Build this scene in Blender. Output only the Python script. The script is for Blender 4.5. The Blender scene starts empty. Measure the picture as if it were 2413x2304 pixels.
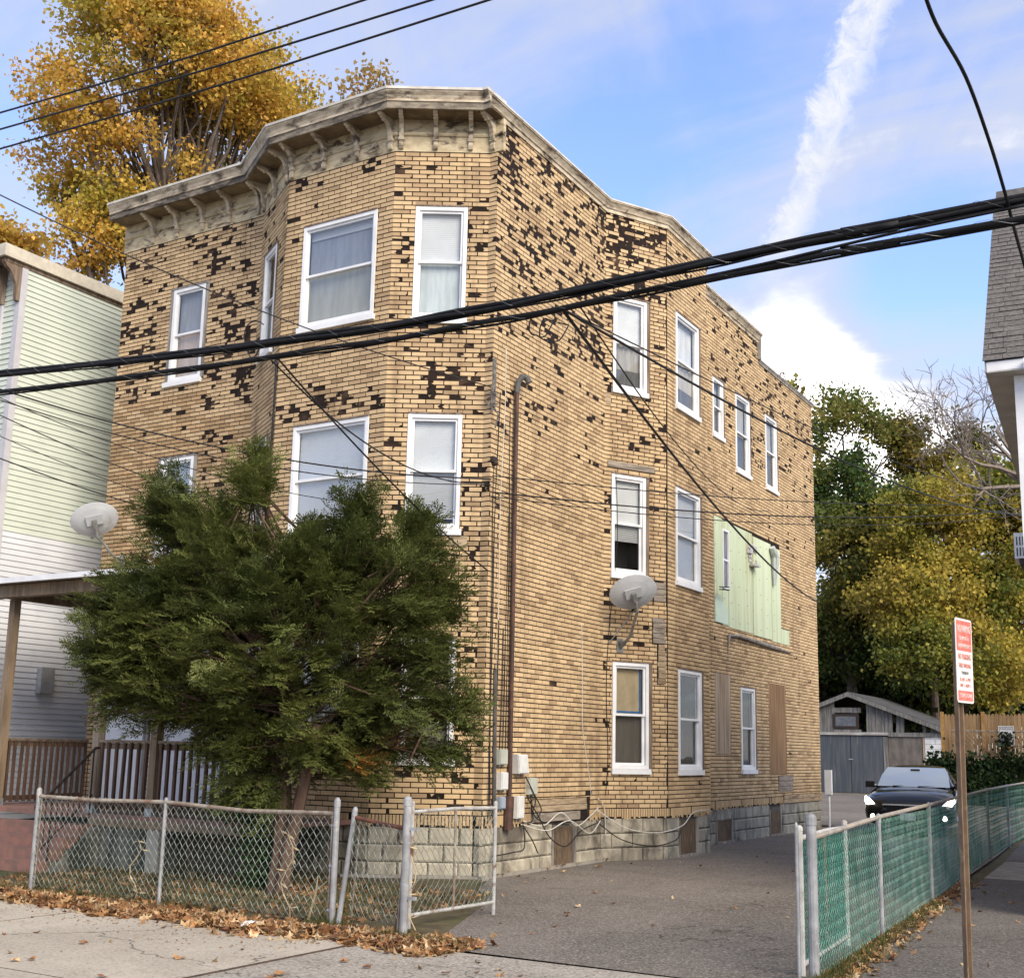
import bpy, math, random
import numpy as np
from mathutils import Vector, Matrix
random.seed(7); RNG = np.random.default_rng(11)
scene = bpy.context.scene
COL = scene.collection
# ------------------------------------------------------------------ camera
CAM = np.array([8.63232, -13.68548, 1.65])
yaw, pit, rol = 0.54006, 0.18539, 0.02102
_f = np.array([-math.sin(yaw)*math.cos(pit), math.cos(yaw)*math.cos(pit), math.sin(pit)])
_r = np.array([math.cos(yaw), math.sin(yaw), 0.0]); _u = np.cross(_r, _f)
R_ = _r*math.cos(rol)+_u*math.sin(rol); U_ = _u*math.cos(rol)-_r*math.sin(rol); F_ = _f
FPX, PX, PY = 2833.95, 1214.27, 1236.37
cd = bpy.data.cameras.new('camera'); cam = bpy.data.objects.new('camera', cd); COL.objects.link(cam)
cd.sensor_fit = 'HORIZONTAL'; cd.sensor_width = 36; cd.lens = FPX/2413*36
cd.shift_x = (1206.5-PX)/2413; cd.shift_y = (PY-1152)/2413
cd.clip_end = 2000; cd.clip_start = .05
M = Matrix.Identity(4)
for i in range(3):
    M[i][0] = R_[i]; M[i][1] = U_[i]; M[i][2] = -F_[i]; M[i][3] = CAM[i]
cam.matrix_world = M; scene.camera = cam
def pdir(u, v):
    return F_ + R_*(u-PX)/FPX - U_*(v-PY)/FPX
def at_depth(u, v, D): return CAM + pdir(u, v)*D
def at_y(u, v, Y): d = pdir(u, v); return CAM + d*(Y-CAM[1])/d[1]
def nd(u, v): d = pdir(u, v); return d/np.linalg.norm(d)
# ------------------------------------------------------------------ light
SUN_EL, SUN_AZ = 35.0, -28.0        # azimuth measured from +x towards +y
sd = np.array([math.cos(math.radians(SUN_AZ))*math.cos(math.radians(SUN_EL)), math.sin(math.radians(SUN_AZ))*math.cos(math.radians(SUN_EL)), math.sin(math.radians(SUN_EL))])
sl = bpy.data.lights.new('sun', 'SUN'); sun = bpy.data.objects.new('sun', sl); COL.objects.link(sun)
sl.energy = 1.1; sl.angle = math.radians(38); sl.color = (1.0, .88, .70)
sun.rotation_euler = Vector(-sd).to_track_quat('-Z', 'Y').to_euler(); sun.location = (20, 20, 30)
scene.view_settings.view_transform = 'Standard'; scene.view_settings.look = 'None'
scene.view_settings.gamma = 1; scene.view_settings.use_curve_mapping = False
scene.view_settings.exposure = 2.22
W = bpy.data.worlds.new('World'); scene.world = W; W.use_nodes = True

class NT:
    """small node helper"""
    def __init__(s, nt): s.nt = nt; s.n = nt.nodes; s.l = nt.links
    def new(s, t, **kw):
        x = s.n.new(t)
        for k, v in kw.items():
            if k.startswith('i_'): s.put(x, k[2:], v)
            else: setattr(x, k, v)
        return x
    def put(s, node, key, v):
        key = int(key) if key.isdigit() else key
        if hasattr(v, 'is_output') or isinstance(v, bpy.types.NodeSocket): s.l.new(v, node.inputs[key])
        else: node.inputs[key].default_value = v
    def math(s, op, a, b=0.0, c=0.0, clamp=False):
        x = s.n.new('ShaderNodeMath'); x.operation = op; x.use_clamp = clamp
        for i, v in enumerate((a, b, c)):
            if isinstance(v, bpy.types.NodeSocket): s.l.new(v, x.inputs[i])
            else: x.inputs[i].default_value = v
        return x.outputs[0]
    def vmath(s, op, a, b=(0, 0, 0)):
        x = s.n.new('ShaderNodeVectorMath'); x.operation = op
        for i, v in enumerate((a, b)):
            if isinstance(v, bpy.types.NodeSocket): s.l.new(v, x.inputs[i])
            else: x.inputs[i].default_value = tuple(v)
        return x
    def mix(s, fac, a, b, blend='MIX'):
        x = s.n.new('ShaderNodeMix'); x.data_type = 'RGBA'; x.blend_type = blend; x.clamp_factor = True
        for i, v in ((0, fac), (6, a), (7, b)):
            if isinstance(v, bpy.types.NodeSocket): s.l.new(v, x.inputs[i])
            else: x.inputs[i].default_value = v if i == 0 else (*v[:3], 1)
        return x.outputs[2]
    def ramp(s, v, lo, hi, smooth=True):
        x = s.n.new('ShaderNodeMapRange'); x.interpolation_type = 'SMOOTHSTEP' if smooth else 'LINEAR'
        s.l.new(v, x.inputs[0]); x.inputs[1].default_value = lo; x.inputs[2].default_value = hi
        return x.outputs[0]
    def noise(s, vec, scale, detail=4, rough=.55, dist=0.0):
        x = s.n.new('ShaderNodeTexNoise'); x.inputs['Scale'].default_value = scale; x.inputs['Detail'].default_value = detail
        x.inputs['Roughness'].default_value = rough; x.inputs['Distortion'].default_value = dist
        if vec is not None: s.l.new(vec, x.inputs['Vector'])
        return x.outputs[0]

# ---- sky: Nishita with thin cloud over it, brighter fill cloud beyond the frame, and one long contrail
def build_sky():
    t = NT(W.node_tree); t.n.clear()
    out = t.new('ShaderNodeOutputWorld'); bg = t.new('ShaderNodeBackground'); t.l.new(bg.outputs[0], out.inputs[0])
    sky = t.new('ShaderNodeTexSky'); sky.sky_type = 'NISHITA'; sky.sun_disc = False
    sky.sun_elevation = math.radians(SUN_EL); sky.sun_rotation = math.radians(90-SUN_AZ)
    sky.air_density = 1.0; sky.dust_density = .3; sky.ozone_density = 2.5
    tc = t.new('ShaderNodeTexCoord'); d = t.vmath('NORMALIZE', tc.outputs['Generated']).outputs[0]
    sep = t.new('ShaderNodeSeparateXYZ'); t.l.new(d, sep.inputs[0])
    zz = t.math('ADD', t.math('MAXIMUM', sep.outputs[2], 0.0), .18)
    cmb = t.new('ShaderNodeCombineXYZ')
    t.l.new(t.math('DIVIDE', sep.outputs[0], zz), cmb.inputs[0]); t.l.new(t.math('DIVIDE', sep.outputs[1], zz), cmb.inputs[1])
    p = cmb.outputs[0]
    # stretched streaks for the thin high cloud
    mp = t.new('ShaderNodeMapping'); t.l.new(p, mp.inputs[0]); mp.inputs['Rotation'].default_value = (0, 0, .55); mp.inputs['Scale'].default_value = (.6, 2.4, 1)
    n1 = t.noise(mp.outputs[0], 1.7, 6, .56, .8); n2 = t.noise(p, .9, 3, .5, .2); n3 = t.noise(d, 7.0, 7, .6, .4)
    dens = t.math('ADD', t.math('ADD', t.math('MULTIPLY', n1, .95), t.math('MULTIPLY', n2, .75)), -.12)  # cover kept high so bright cloud out of view adds fill light
    # broad banks seen in the picture: (u, v, radius deg, amount)
    for u, v, rad, amt in ((-200, 250, 15, -.12), (60, 640, 7, .08), (1400, 330, 14, -.12), (1000, 60, 10, .06), (300, 80, 10, -.10), (1820, 900, 11, .23), (2250, 960, 11, .25), (1500, 760, 6, .12), (2500, 330, 8, .02), (1200, 40, 9, .13),
                           (1560, 400, 8, -.16), (2215, 770, 6, -.42), (2130, 640, 6, -.16), (1330, 330, 6, -.10), (1900, 1020, 8, .24), (1420, 480, 5, -.10), (500, 60, 9, .06)):
        dt = t.vmath('DOT_PRODUCT', d, nd(u, v)).outputs['Value']
        m = t.ramp(dt, math.cos(math.radians(rad)), math.cos(math.radians(rad*.15)))
        dens = t.math('ADD', dens, t.math('MULTIPLY', m, amt))
    dens = t.math('ADD', dens, t.math('MULTIPLY', t.math('SUBTRACT', n3, .5), .8))
    cl = t.ramp(dens, .30, 1.0)
    thick = t.ramp(dens, .78, 1.45)
    # contrail along a great circle
    a, b = nd(1835, 590), nd(2075, -60)
    nrm = np.cross(a, b); nrm /= np.linalg.norm(nrm); tan = b-a*(a@b); tan /= np.linalg.norm(tan)
    off = t.vmath('DOT_PRODUCT', d, nrm).outputs['Value']; al = t.vmath('DOT_PRODUCT', d, tan).outputs['Value']
    wob = t.noise(d, 46, 6, .7, .5); wob2 = t.noise(d, 9, 2, .5)
    off = t.math('ADD', off, t.math('ADD', t.math('MULTIPLY', t.math('SUBTRACT', wob, .5), .044), t.math('MULTIPLY', t.math('SUBTRACT', wob2, .5), .012)))
    wid = t.math('ADD', .0125, t.math('MULTIPLY', t.ramp(al, -.02, .28, False), .0085))
    ct = t.math('SUBTRACT', 1.0, t.ramp(t.math('DIVIDE', t.math('ABSOLUTE', off), wid), .45, 1.25))
    ct = t.math('MULTIPLY', ct, t.ramp(al, -.05, .03))
    ct = t.math('MULTIPLY', ct, t.math('ADD', -.62, t.math('MULTIPLY', wob, 2.7)), clamp=True)
    blue = t.mix(1.0, sky.outputs[0], (.47, .45, .53), 'MULTIPLY')
    cloudc = t.mix(thick, (1.02, 1.06, 1.2), (4.4, 4.25, 4.0))
    c = t.mix(t.math('MULTIPLY', cl, .92), blue, cloudc)
    c = t.mix(t.math('MULTIPLY', ct, .95), c, (1.34, 1.36, 1.42))
    t.l.new(c, bg.inputs[0]); bg.inputs[1].default_value = .15
build_sky()

# ------------------------------------------------------------------ materials
def s2l(r, g, b):
    f = lambda c: (c/255/12.92) if c/255 <= .04045 else ((c/255+.055)/1.055)**2.4
    return (f(r), f(g), f(b))
MATS = {}
def mat(name, c1, c2=None, scale=6.0, rough=.8, metal=0.0, bump=0.0, bscale=60.0, attr=False, stain=None, sscale=1.2, slo=.5, shi=.7, stretch=None, spec=.3, detail=5, lo=.35, hi=.65, coat=0.0, trans=0.0):
    if name in MATS: return MATS[name]
    m = bpy.data.materials.new(name); m.use_nodes = True; t = NT(m.node_tree); t.n.clear()
    out = t.new('ShaderNodeOutputMaterial'); b = t.new('ShaderNodeBsdfPrincipled')
    b.inputs['Roughness'].default_value = rough; b.inputs['Metallic'].default_value = metal
    b.inputs['Specular IOR Level'].default_value = spec; b.inputs['Coat Weight'].default_value = coat
    geo = t.new('ShaderNodeNewGeometry'); pos = geo.outputs['Position']
    if stretch:
        mp = t.new('ShaderNodeMapping'); t.l.new(pos, mp.inputs[0]); mp.inputs['Scale'].default_value = stretch; spos = mp.outputs[0]
    else: spos = pos
    col = None
    if attr:
        at = t.new('ShaderNodeAttribute'); at.attribute_name = 'col'; col = at.outputs['Color']
    base = col if col is not None else (*c1,)
    if c2 is not None:
        n = t.ramp(t.noise(spos, scale, detail, .6), lo, hi)
        if col is not None:
            mul = t.mix(n, c1, c2); base = t.mix(1.0, col, mul, 'MULTIPLY')
        else: base = t.mix(n, c1, c2)
    if stain is not None:
        n = t.ramp(t.noise(spos, sscale, 6, .65, .6), slo, shi)
        base = t.mix(n, base, stain)
    if isinstance(base, tuple): b.inputs['Base Color'].default_value = (*base[:3], 1)
    else: t.l.new(base, b.inputs['Base Color'])
    if bump:
        bp = t.new('ShaderNodeBump'); bp.inputs['Strength'].default_value = bump; bp.inputs['Distance'].default_value = .01
        t.l.new(t.noise(spos, bscale, 4, .6), bp.inputs['Height']); t.l.new(bp.outputs[0], b.inputs['Normal'])
    sh = b.outputs[0]
    if trans:
        tr = t.new('ShaderNodeBsdfTranslucent')
        if isinstance(base, tuple): tr.inputs[0].default_value = (*base[:3], 1)
        else: t.l.new(base, tr.inputs[0])
        mx = t.new('ShaderNodeMixShader'); mx.inputs[0].default_value = trans
        t.l.new(sh, mx.inputs[1]); t.l.new(tr.outputs[0], mx.inputs[2]); sh = mx.outputs[0]
    t.l.new(sh, out.inputs[0]); MATS[name] = m
    return m
def emis(name, c, k):
    if name in MATS: return MATS[name]
    m = bpy.data.materials.new(name); m.use_nodes = True; t = NT(m.node_tree); t.n.clear()
    out = t.new('ShaderNodeOutputMaterial'); e = t.new('ShaderNodeEmission'); e.inputs[0].default_value = (*c, 1); e.inputs[1].default_value = k
    t.l.new(e.outputs[0], out.inputs[0]); MATS[name] = m; return m
def glassmat(name='pane_glass', tint=(.97, .98, .98), f0=.02):
    if name in MATS: return MATS[name]
    m = bpy.data.materials.new(name); m.use_nodes = True; t = NT(m.node_tree); t.n.clear()
    out = t.new('ShaderNodeOutputMaterial'); tr = t.new('ShaderNodeBsdfTransparent'); tr.inputs[0].default_value = (*tint, 1)
    g = t.new('ShaderNodeBsdfGlossy'); g.inputs['Roughness'].default_value = .02
    bp = t.new('ShaderNodeBump'); bp.inputs['Strength'].default_value = .06; bp.inputs['Distance'].default_value = .02
    geo = t.new('ShaderNodeNewGeometry'); t.l.new(t.noise(geo.outputs['Position'], 2.5, 2), bp.inputs['Height']); t.l.new(bp.outputs[0], g.inputs['Normal'])
    lw = t.new('ShaderNodeLayerWeight'); lw.inputs[0].default_value = .35
    mx = t.new('ShaderNodeMixShader'); t.l.new(t.math('ADD', t.math('MULTIPLY', lw.outputs['Fresnel'], .17), f0, clamp=True), mx.inputs[0])
    t.l.new(tr.outputs[0], mx.inputs[1]); t.l.new(g.outputs[0], mx.inputs[2]); t.l.new(mx.outputs[0], out.inputs[0]); MATS[name] = m; return m

def brick_material():
    m = bpy.data.materials.new('brick_siding'); m.use_nodes = True; t = NT(m.node_tree); t.n.clear()
    out = t.new('ShaderNodeOutputMaterial'); b = t.new('ShaderNodeBsdfPrincipled'); b.inputs['Roughness'].default_value = .92; b.inputs['Specular IOR Level'].default_value = .15
    at = t.new('ShaderNodeAttribute'); at.attribute_name = 'col'
    geo = t.new('ShaderNodeNewGeometry'); pos = geo.outputs['Position']
    sp = t.noise(pos, 150, 3, .7); gr = t.ramp(sp, .56, .72)
    # grit: mineral speckles, denser on the browner bricks
    c = t.mix(t.math('MULTIPLY', gr, .45), at.outputs['Color'], (.10, .055, .03))
    c = t.mix(t.math('MULTIPLY', t.ramp(sp, .44, .30), .28), c, (.62, .50, .33))
    big = t.noise(pos, .8, 5, .6, .5)
    c = t.mix(t.math('MULTIPLY', t.ramp(big, .46, .74), .45), c, (.24, .16, .09))
    # vertical run-off staining
    mp = t.new('ShaderNodeMapping'); t.l.new(pos, mp.inputs[0]); mp.inputs['Scale'].default_value = (2.2, 2.2, .22)
    run = t.ramp(t.noise(mp.outputs[0], 1.6, 5, .6), .50, .78)
    c = t.mix(t.math('MULTIPLY', run, .55), c, (.17, .11, .06))
    t.l.new(c, b.inputs['Base Color'])
    bp = t.new('ShaderNodeBump'); bp.inputs['Strength'].default_value = .35; bp.inputs['Distance'].default_value = .004
    t.l.new(sp, bp.inputs['Height']); t.l.new(bp.outputs[0], b.inputs['Normal'])
    t.l.new(b.outputs[0], out.inputs[0]); return m
M_BRICK = brick_material()
M_FELT = mat('black_felt', (.009, .006, .005), (.022, .012, .009), 9, .95, bump=.3, bscale=30, stain=(.085, .05, .032), sscale=2.2, slo=.52, shi=.72)
M_WHITE = mat('white_vinyl', (.80, .81, .82), (.70, .71, .72), 3, .45, stain=(.45, .43, .40), sscale=5, slo=.68, shi=.9)
M_CASE = mat('worn_casing', (.13, .085, .055), (.24, .19, .15), 14, .9, bump=.4, bscale=40, stretch=(1, 1, .15))
M_GREYWOOD = mat('grey_weathered_wood', (.34, .32, .29), (.17, .155, .14), 12, .95, bump=.5, bscale=50, stretch=(1, 1, .12), stain=(.09, .075, .06), sscale=3, slo=.6, shi=.8)
M_CORN = mat('peeling_cream_paint', (.60, .51, .34), (.44, .36, .23), 5, .85, bump=.35, bscale=25, stain=(.085, .06, .042), sscale=2.6, slo=.49, shi=.66, stretch=(1, 1, 2.2))
M_CORN2 = mat('cornice_trim_paint', (.58, .51, .39), (.40, .33, .24), 5, .8, bump=.3, bscale=25, stain=(.085, .065, .05), sscale=2.4, slo=.48, shi=.66, stretch=(1, 1, 2.5))
M_BOARDED = mat('weathered_plywood', (.40, .30, .20), (.24, .17, .11), 10, .9, bump=.4, bscale=45, stretch=(2, 2, .12), stain=(.50, .46, .40), sscale=3, slo=.46, shi=.7)
M_DARKROOM = mat('dark_interior', (.012, .012, .013), None, rough=.9)
M_BLIND = mat('blind_slats', (.78, .79, .79), (.68, .69, .69), 2, .5)
M_GLASS = glassmat()
M_CONC = mat('concrete', (.31, .285, .245), (.21, .19, .165), 3.0, .92, bump=.35, bscale=90, stain=(.36, .335, .29), sscale=.45, slo=.45, shi=.65)
M_ROOF = mat('roof_felt', (.05, .05, .052), (.08, .08, .08), 3, .95)

# ------------------------------------------------------------------ mesh helper
ORIGIN = {}
class MB:
    def __init__(s): s.v = []; s.f = []; s.c = []; s.m = []
    def face(s, pts, col=(1, 1, 1), m=0):
        i = len(s.v); s.v += [tuple(map(float, p)) for p in pts]; s.f.append(tuple(range(i, i+len(pts)))); s.c.append(col); s.m.append(m)
    def prism(s, pts, d, col=(1, 1, 1), m=0, back=False):
        """polygon pts (3-D, counter-clockwise from outside) pushed out by vector d"""
        pts = [np.asarray(p, float) for p in pts]; d = np.asarray(d, float); n = len(pts); i = len(s.v)
        s.v += [tuple(p+d) for p in pts]+[tuple(p) for p in pts]
        s.f.append(tuple(range(i, i+n))); s.c.append(col); s.m.append(m)
        for k in range(n):
            k2 = (k+1) % n; s.f.append((i+k, i+n+k, i+n+k2, i+k2)); s.c.append(col); s.m.append(m)
        if back: s.f.append(tuple(range(i+2*n-1, i+n-1, -1))); s.c.append(col); s.m.append(m)
    def obox(s, o, a, b, c, col=(1, 1, 1), m=0):
        """box from corner o along three edge vectors"""
        o, a, b, c = (np.asarray(q, float) for q in (o, a, b, c))
        if np.dot(np.cross(a, b), c) < 0: a, b = b, a
        i = len(s.v); s.v += [tuple(q) for q in (o, o+a, o+a+b, o+b, o+c, o+a+c, o+a+b+c, o+b+c)]
        for q in ((3, 2, 1, 0), (4, 5, 6, 7), (0, 1, 5, 4), (1, 2, 6, 5), (2, 3, 7, 6), (3, 0, 4, 7)):
            s.f.append(tuple(i+k for k in q)); s.c.append(col); s.m.append(m)
    def box(s, x0, x1, y0, y1, z0, z1, col=(1, 1, 1), m=0): s.obox((x0, y0, z0), (x1-x0, 0, 0), (0, y1-y0, 0), (0, 0, z1-z0), col, m)
    def tube(s, path, r, n=6, col=(1, 1, 1), m=0, cap=True):
        path = [np.asarray(p, float) for p in path]; i0 = len(s.v); prev = None
        for k, p in enumerate(path):
            t = path[min(k+1, len(path)-1)]-path[max(k-1, 0)]; t = t/(np.linalg.norm(t)+1e-12)
            if prev is None: a = np.cross(t, (0, 0, 1) if abs(t[2]) < .9 else (1, 0, 0))
            else: a = prev-t*(prev@t)
            a = a/(np.linalg.norm(a)+1e-12); prev = a; b = np.cross(t, a); rr = r[k] if hasattr(r, '__len__') else r
            for j in range(n):
                w = 2*math.pi*j/n; s.v.append(tuple(p+rr*(math.cos(w)*a+math.sin(w)*b)))
        for k in range(len(path)-1):
            for j in range(n):
                j2 = (j+1) % n; q = i0+k*n; s.f.append((q+j, q+j2, q+n+j2, q+n+j)); s.c.append(col); s.m.append(m)
        if cap:
            s.f.append(tuple(i0+j for j in range(n-1, -1, -1))); s.c.append(col); s.m.append(m)
            q = i0+(len(path)-1)*n; s.f.append(tuple(q+j for j in range(n))); s.c.append(col); s.m.append(m)
    def lathe(s, base, axis, prof, n=12, col=(1, 1, 1), m=0):
        """prof: list of (height, radius) along axis"""
        s.tube([np.asarray(base, float)+np.asarray(axis, float)*h for h, r in prof], [max(r, .0005) for h, r in prof], n, col, m)
    def build(s, name, mats, parent=None, smooth=False, **props):
        me = bpy.data.meshes.new(name); off = np.array(ORIGIN.get(parent.name, (0, 0, 0))) if parent else np.zeros(3)
        own = props.pop('origin', None)
        if own is not None and not parent: off = np.asarray(own, float)
        v = np.array(s.v)-off if s.v else np.zeros((0, 3))
        me.from_pydata(v.tolist(), [], s.f)
        at = me.attributes.new('col', 'FLOAT_COLOR', 'FACE')
        at.data.foreach_set('color', np.array([(*c[:3], 1) for c in s.c], np.float32).ravel())
        mats = mats if isinstance(mats, (list, tuple)) else [mats]
        for m in mats: me.materials.append(m)
        if len(mats) > 1: me.polygons.foreach_set('material_index', s.m)
        if smooth: me.polygons.foreach_set('use_smooth', [True]*len(s.f))
        me.update(); o = bpy.data.objects.new(name, me); COL.objects.link(o)
        if parent: o.parent = parent; ORIGIN[o.name] = tuple(off)
        elif own is not None: o.location = off; ORIGIN[o.name] = tuple(off)
        for k, q in props.items(): o[k] = q
        return o
def thing(name, loc, label, category, group=None):
    o = bpy.data.objects.new(name, None); COL.objects.link(o); o.location = loc; o.empty_display_size = .1
    o['label'] = label; o['category'] = category
    if group: o['group'] = group
    ORIGIN[o.name] = tuple(loc); return o
def tag(o, label, category, group=None):
    o['label'] = label; o['category'] = category
    if group: o['group'] = group
    return o
def shared(name, mesh, parent, loc, **props):
    """a further copy of a piece, sharing mesh data; loc in the parent's space"""
    o = bpy.data.objects.new(name, mesh); COL.objects.link(o); o.parent = parent; o.location = loc
    for k, v in props.items():
        if k == 'rot': o.rotation_euler = v
        else: o[k] = v
    return o
def vnoise(x, y, seed=0):
    xi, yi = math.floor(x), math.floor(y); fx, fy = x-xi, y-yi; fx = fx*fx*(3-2*fx); fy = fy*fy*(3-2*fy)
    def h(a, b):
        n = (a*374761393+b*668265263+seed*1442695041) & 0xffffffff; n = ((n ^ (n >> 13))*1274126177) & 0xffffffff
        return ((n ^ (n >> 16)) & 0xffff)/65535
    return (h(xi, yi)*(1-fx)+h(xi+1, yi)*fx)*(1-fy)+(h(xi, yi+1)*(1-fx)+h(xi+1, yi+1)*fx)*fy

# ------------------------------------------------------------------ ground
def sheet(name, pts, z, m, nx=None):
    b = MB(); b.face([(x, y, z) for x, y in pts]); o = b.build(name, m); o['kind'] = 'structure'; return o
M_SOIL = mat('dry_soil_grass', (.075, .06, .035), (.12, .10, .05), 5, .98, bump=.5, bscale=30, stain=(.06, .075, .025), sscale=1.2, slo=.5, shi=.7)
def asphalt(name, base, dark, light, agg=.5, vs=62):
    m = bpy.data.materials.new(name); m.use_nodes = True; t = NT(m.node_tree); t.n.clear()
    out = t.new('ShaderNodeOutputMaterial'); b = t.new('ShaderNodeBsdfPrincipled'); b.inputs['Roughness'].default_value = .9; b.inputs['Specular IOR Level'].default_value = .2
    geo = t.new('ShaderNodeNewGeometry'); pos = geo.outputs['Position']
    v = t.new('ShaderNodeTexVoronoi'); v.inputs['Scale'].default_value = vs; t.l.new(pos, v.inputs['Vector'])
    sep = t.new('ShaderNodeSeparateColor'); t.l.new(v.outputs['Color'], sep.inputs[0])
    big = t.noise(pos, .38, 6, .62, .8); mid = t.noise(pos, 2.2, 6, .7, .3); fine = t.noise(pos, 28, 3, .6)
    c = t.mix(t.ramp(big, .36, .66), base, dark); c = t.mix(t.math('MULTIPLY', t.ramp(mid, .48, .68), .55), c, dark)
    c = t.mix(t.math('MULTIPLY', t.ramp(fine, .4, .7), .25), c, light)
    stone = t.math('MULTIPLY', t.ramp(sep.outputs[0], .62, .98), agg); c = t.mix(stone, c, light)
    c = t.mix(t.math('MULTIPLY', t.ramp(sep.outputs[1], .78, 1.0), agg), c, (.035, .032, .029))
    # cracks and old oil drips
    cv = t.new('ShaderNodeTexVoronoi'); cv.feature = 'DISTANCE_TO_EDGE'; cv.inputs['Scale'].default_value = .42
    wp = t.vmath('ADD', pos, (0, 0, 0)).outputs[0]; nz = t.new('ShaderNodeTexNoise'); nz.inputs['Scale'].default_value = 2.2; nz.inputs['Detail'].default_value = 5; t.l.new(pos, nz.inputs['Vector'])
    wv = t.vmath('SCALE', nz.outputs['Color']); wv.inputs['Scale'].default_value = .7; t.l.new(t.vmath('ADD', pos, wv.outputs[0]).outputs[0], cv.inputs['Vector'])
    crack = t.math('MULTIPLY', t.math('SUBTRACT', 1.0, t.ramp(cv.outputs['Distance'], .0, .008)), t.ramp(big, .40, .58)); c = t.mix(t.math('MULTIPLY', crack, .75), c, (.03, .026, .022))
    oil = t.noise(pos, 1.1, 2, .5); c = t.mix(t.math('MULTIPLY', t.ramp(oil, .70, .80), .5), c, (.04, .036, .033))
    t.l.new(c, b.inputs['Base Color'])
    bp = t.new('ShaderNodeBump'); bp.inputs['Strength'].default_value = .4; bp.inputs['Distance'].default_value = .006
    t.l.new(v.outputs['Distance'], bp.inputs['Height']); t.l.new(bp.outputs[0], b.inputs['Normal']); t.l.new(b.outputs[0], out.inputs[0]); return m
M_ASPH = asphalt('worn_asphalt', (.165, .145, .126), (.10, .088, .075), (.38, .335, .285), .62)
M_ASPH2 = asphalt('dark_asphalt', (.125, .112, .10), (.08, .072, .064), (.30, .27, .24), .5)
M_WALK = asphalt('sidewalk_concrete', (.45, .40, .32), (.33, .285, .225), (.55, .50, .42), .35)
sheet('ground', [(-300, -200), (300, -200), (300, 500), (-300, 500)], -.03, M_SOIL)
sheet('driveway', [(1.3, -4.85), (5.75, -4.85), (5.55, -1.7), (4.85, 8.5), (4.4, 14), (4.0, 30), (4.0, 46), (-14, 46), (-14, 16.5), (-.1, 16.5), (-.1, .5), (.55, -.9), (1.3, -1.9)], 0.0, M_ASPH)
sheet('driveway_apron', [(2.0, -12), (7.5, -12), (7.2, -6), (5.8, -4.9), (2.9, -4.95), (2.0, -5.0)], .004, asphalt('apron_aggregate', (.33, .295, .245), (.23, .205, .17), (.50, .455, .39), .6, vs=50))
sheet('sidewalk', [(-30, -9.2), (1.985, -9.2), (1.985, -5.05), (-30, -5.05)], .006, M_WALK)
sheet('neighbour_driveway', [(5.83, -4.7), (6.5, -6.5), (18, -6.5), (18, 5.6), (5.35, 5.0), (5.62, -1.7)], .002, M_ASPH2)
sheet('neighbour_path', [(5.33, 5.0), (18, 5.6), (18, 8.6), (5.1, 8.3)], .006, M_CONC)
sheet('neighbour_yard', [(5.08, 8.3), (18, 8.6), (18, 30), (4.1, 30), (4.25, 17)], .001, M_ASPH2)
sheet('street', [(-60, -40), (60, -40), (60, -11.9), (-60, -11.9)], -.002, M_ASPH2)
sheet('street_verge', [(7.4, -12), (40, -12), (40, -6.4), (6.4, -6.4), (7.1, -6.1)], .0005, M_ASPH)
sheet('kerb_walk', [(-60, -11.95), (2.0, -11.95), (2.0, -9.15), (-60, -9.15)], .0015, M_ASPH)
b = MB()                                            # joints of the sidewalk: shallow grooves filled with dirt
for (a, c) in (((2.02, -12), (2.0, -5.0)),):
    b.obox((a[0]-.02, a[1], .004), (.035, 0, 0), (0, c[1]-a[1], 0), (0, 0, .005))
b.obox((-30, -7.62, .004), (31.9, 0, 0), (0, .012, 0), (0, 0, .0035))
b.obox((-1.35, -9.2, .004), (.012, 0, 0), (0, 4.1, 0), (0, 0, .0035))
o = b.build('sidewalk_joint', mat('joint_dirt', (.10, .06, .035), (.05, .04, .03), 12, .95)); o['kind'] = 'structure'
sheet('front_yard', [(-12, -5.05), (1.5, -5.05), (2.9, -4.95), (2.2, -4.0), (1.35, -1.95), (.5, -.9), (-.1, .3), (-12, .3)], .003, M_SOIL)

# ------------------------------------------------------------------ the brick house
PT = {'A': (-7.728, 0), 'B': (-4.501, 0), 'C': (-3.329, -.715), 'D': (-1.307, -.715), 'E': (-.124, 0), 'F': (0, 0), 'G': (0, 3.502), 'H': (.633, 4.62), 'I': (.633, 6.423), 'J': (0, 7.54), 'K': (0, 15.014), 'L': (-7.728, 15.014)}
house = thing('brick_house', (-3.8, 0, 0), 'three storey tan house with peeling imitation brick siding and bracketed cornice', 'house')
COURSE, BL = .069, .217
class Wall:
    def __init__(s, a, b, z0, z1):
        s.a = np.array([*PT[a], 0.]); s.b = np.array([*PT[b], 0.]); s.t = s.b-s.a; s.L = np.linalg.norm(s.t); s.t /= s.L
        s.n = np.array([s.t[1], -s.t[0], 0]); s.z0, s.z1 = z0, z1; s.op = []; s.name = a+b
    def P(s, u, z, off=0.0): return s.a+s.t*u+s.n*off+np.array([0, 0, z])
ZS = .66   # bottom of siding
TOPF, TOPS = 10.20, 10.74
WL = {k: Wall(k[0], k[1], ZS, z1) for k, z1 in (('AB', TOPF), ('BC', TOPF), ('CD', TOPF), ('DE', TOPF), ('EF', TOPS), ('FG', TOPS), ('GH', TOPS), ('HI', TOPS), ('IJ', TOPS), ('JK', 10.72), ('KL', 10.3), ('LA', 10.6))}
WL['JK2'] = None
WIN = []    # (wall, s0, s1, z0, z1, spec)
def W_(w, s0, s1, z0, z1, **k): WIN.append((WL[w], s0, s1, z0, z1, k)); WL[w].op.append((s0, s1, z0, z1))
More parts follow.
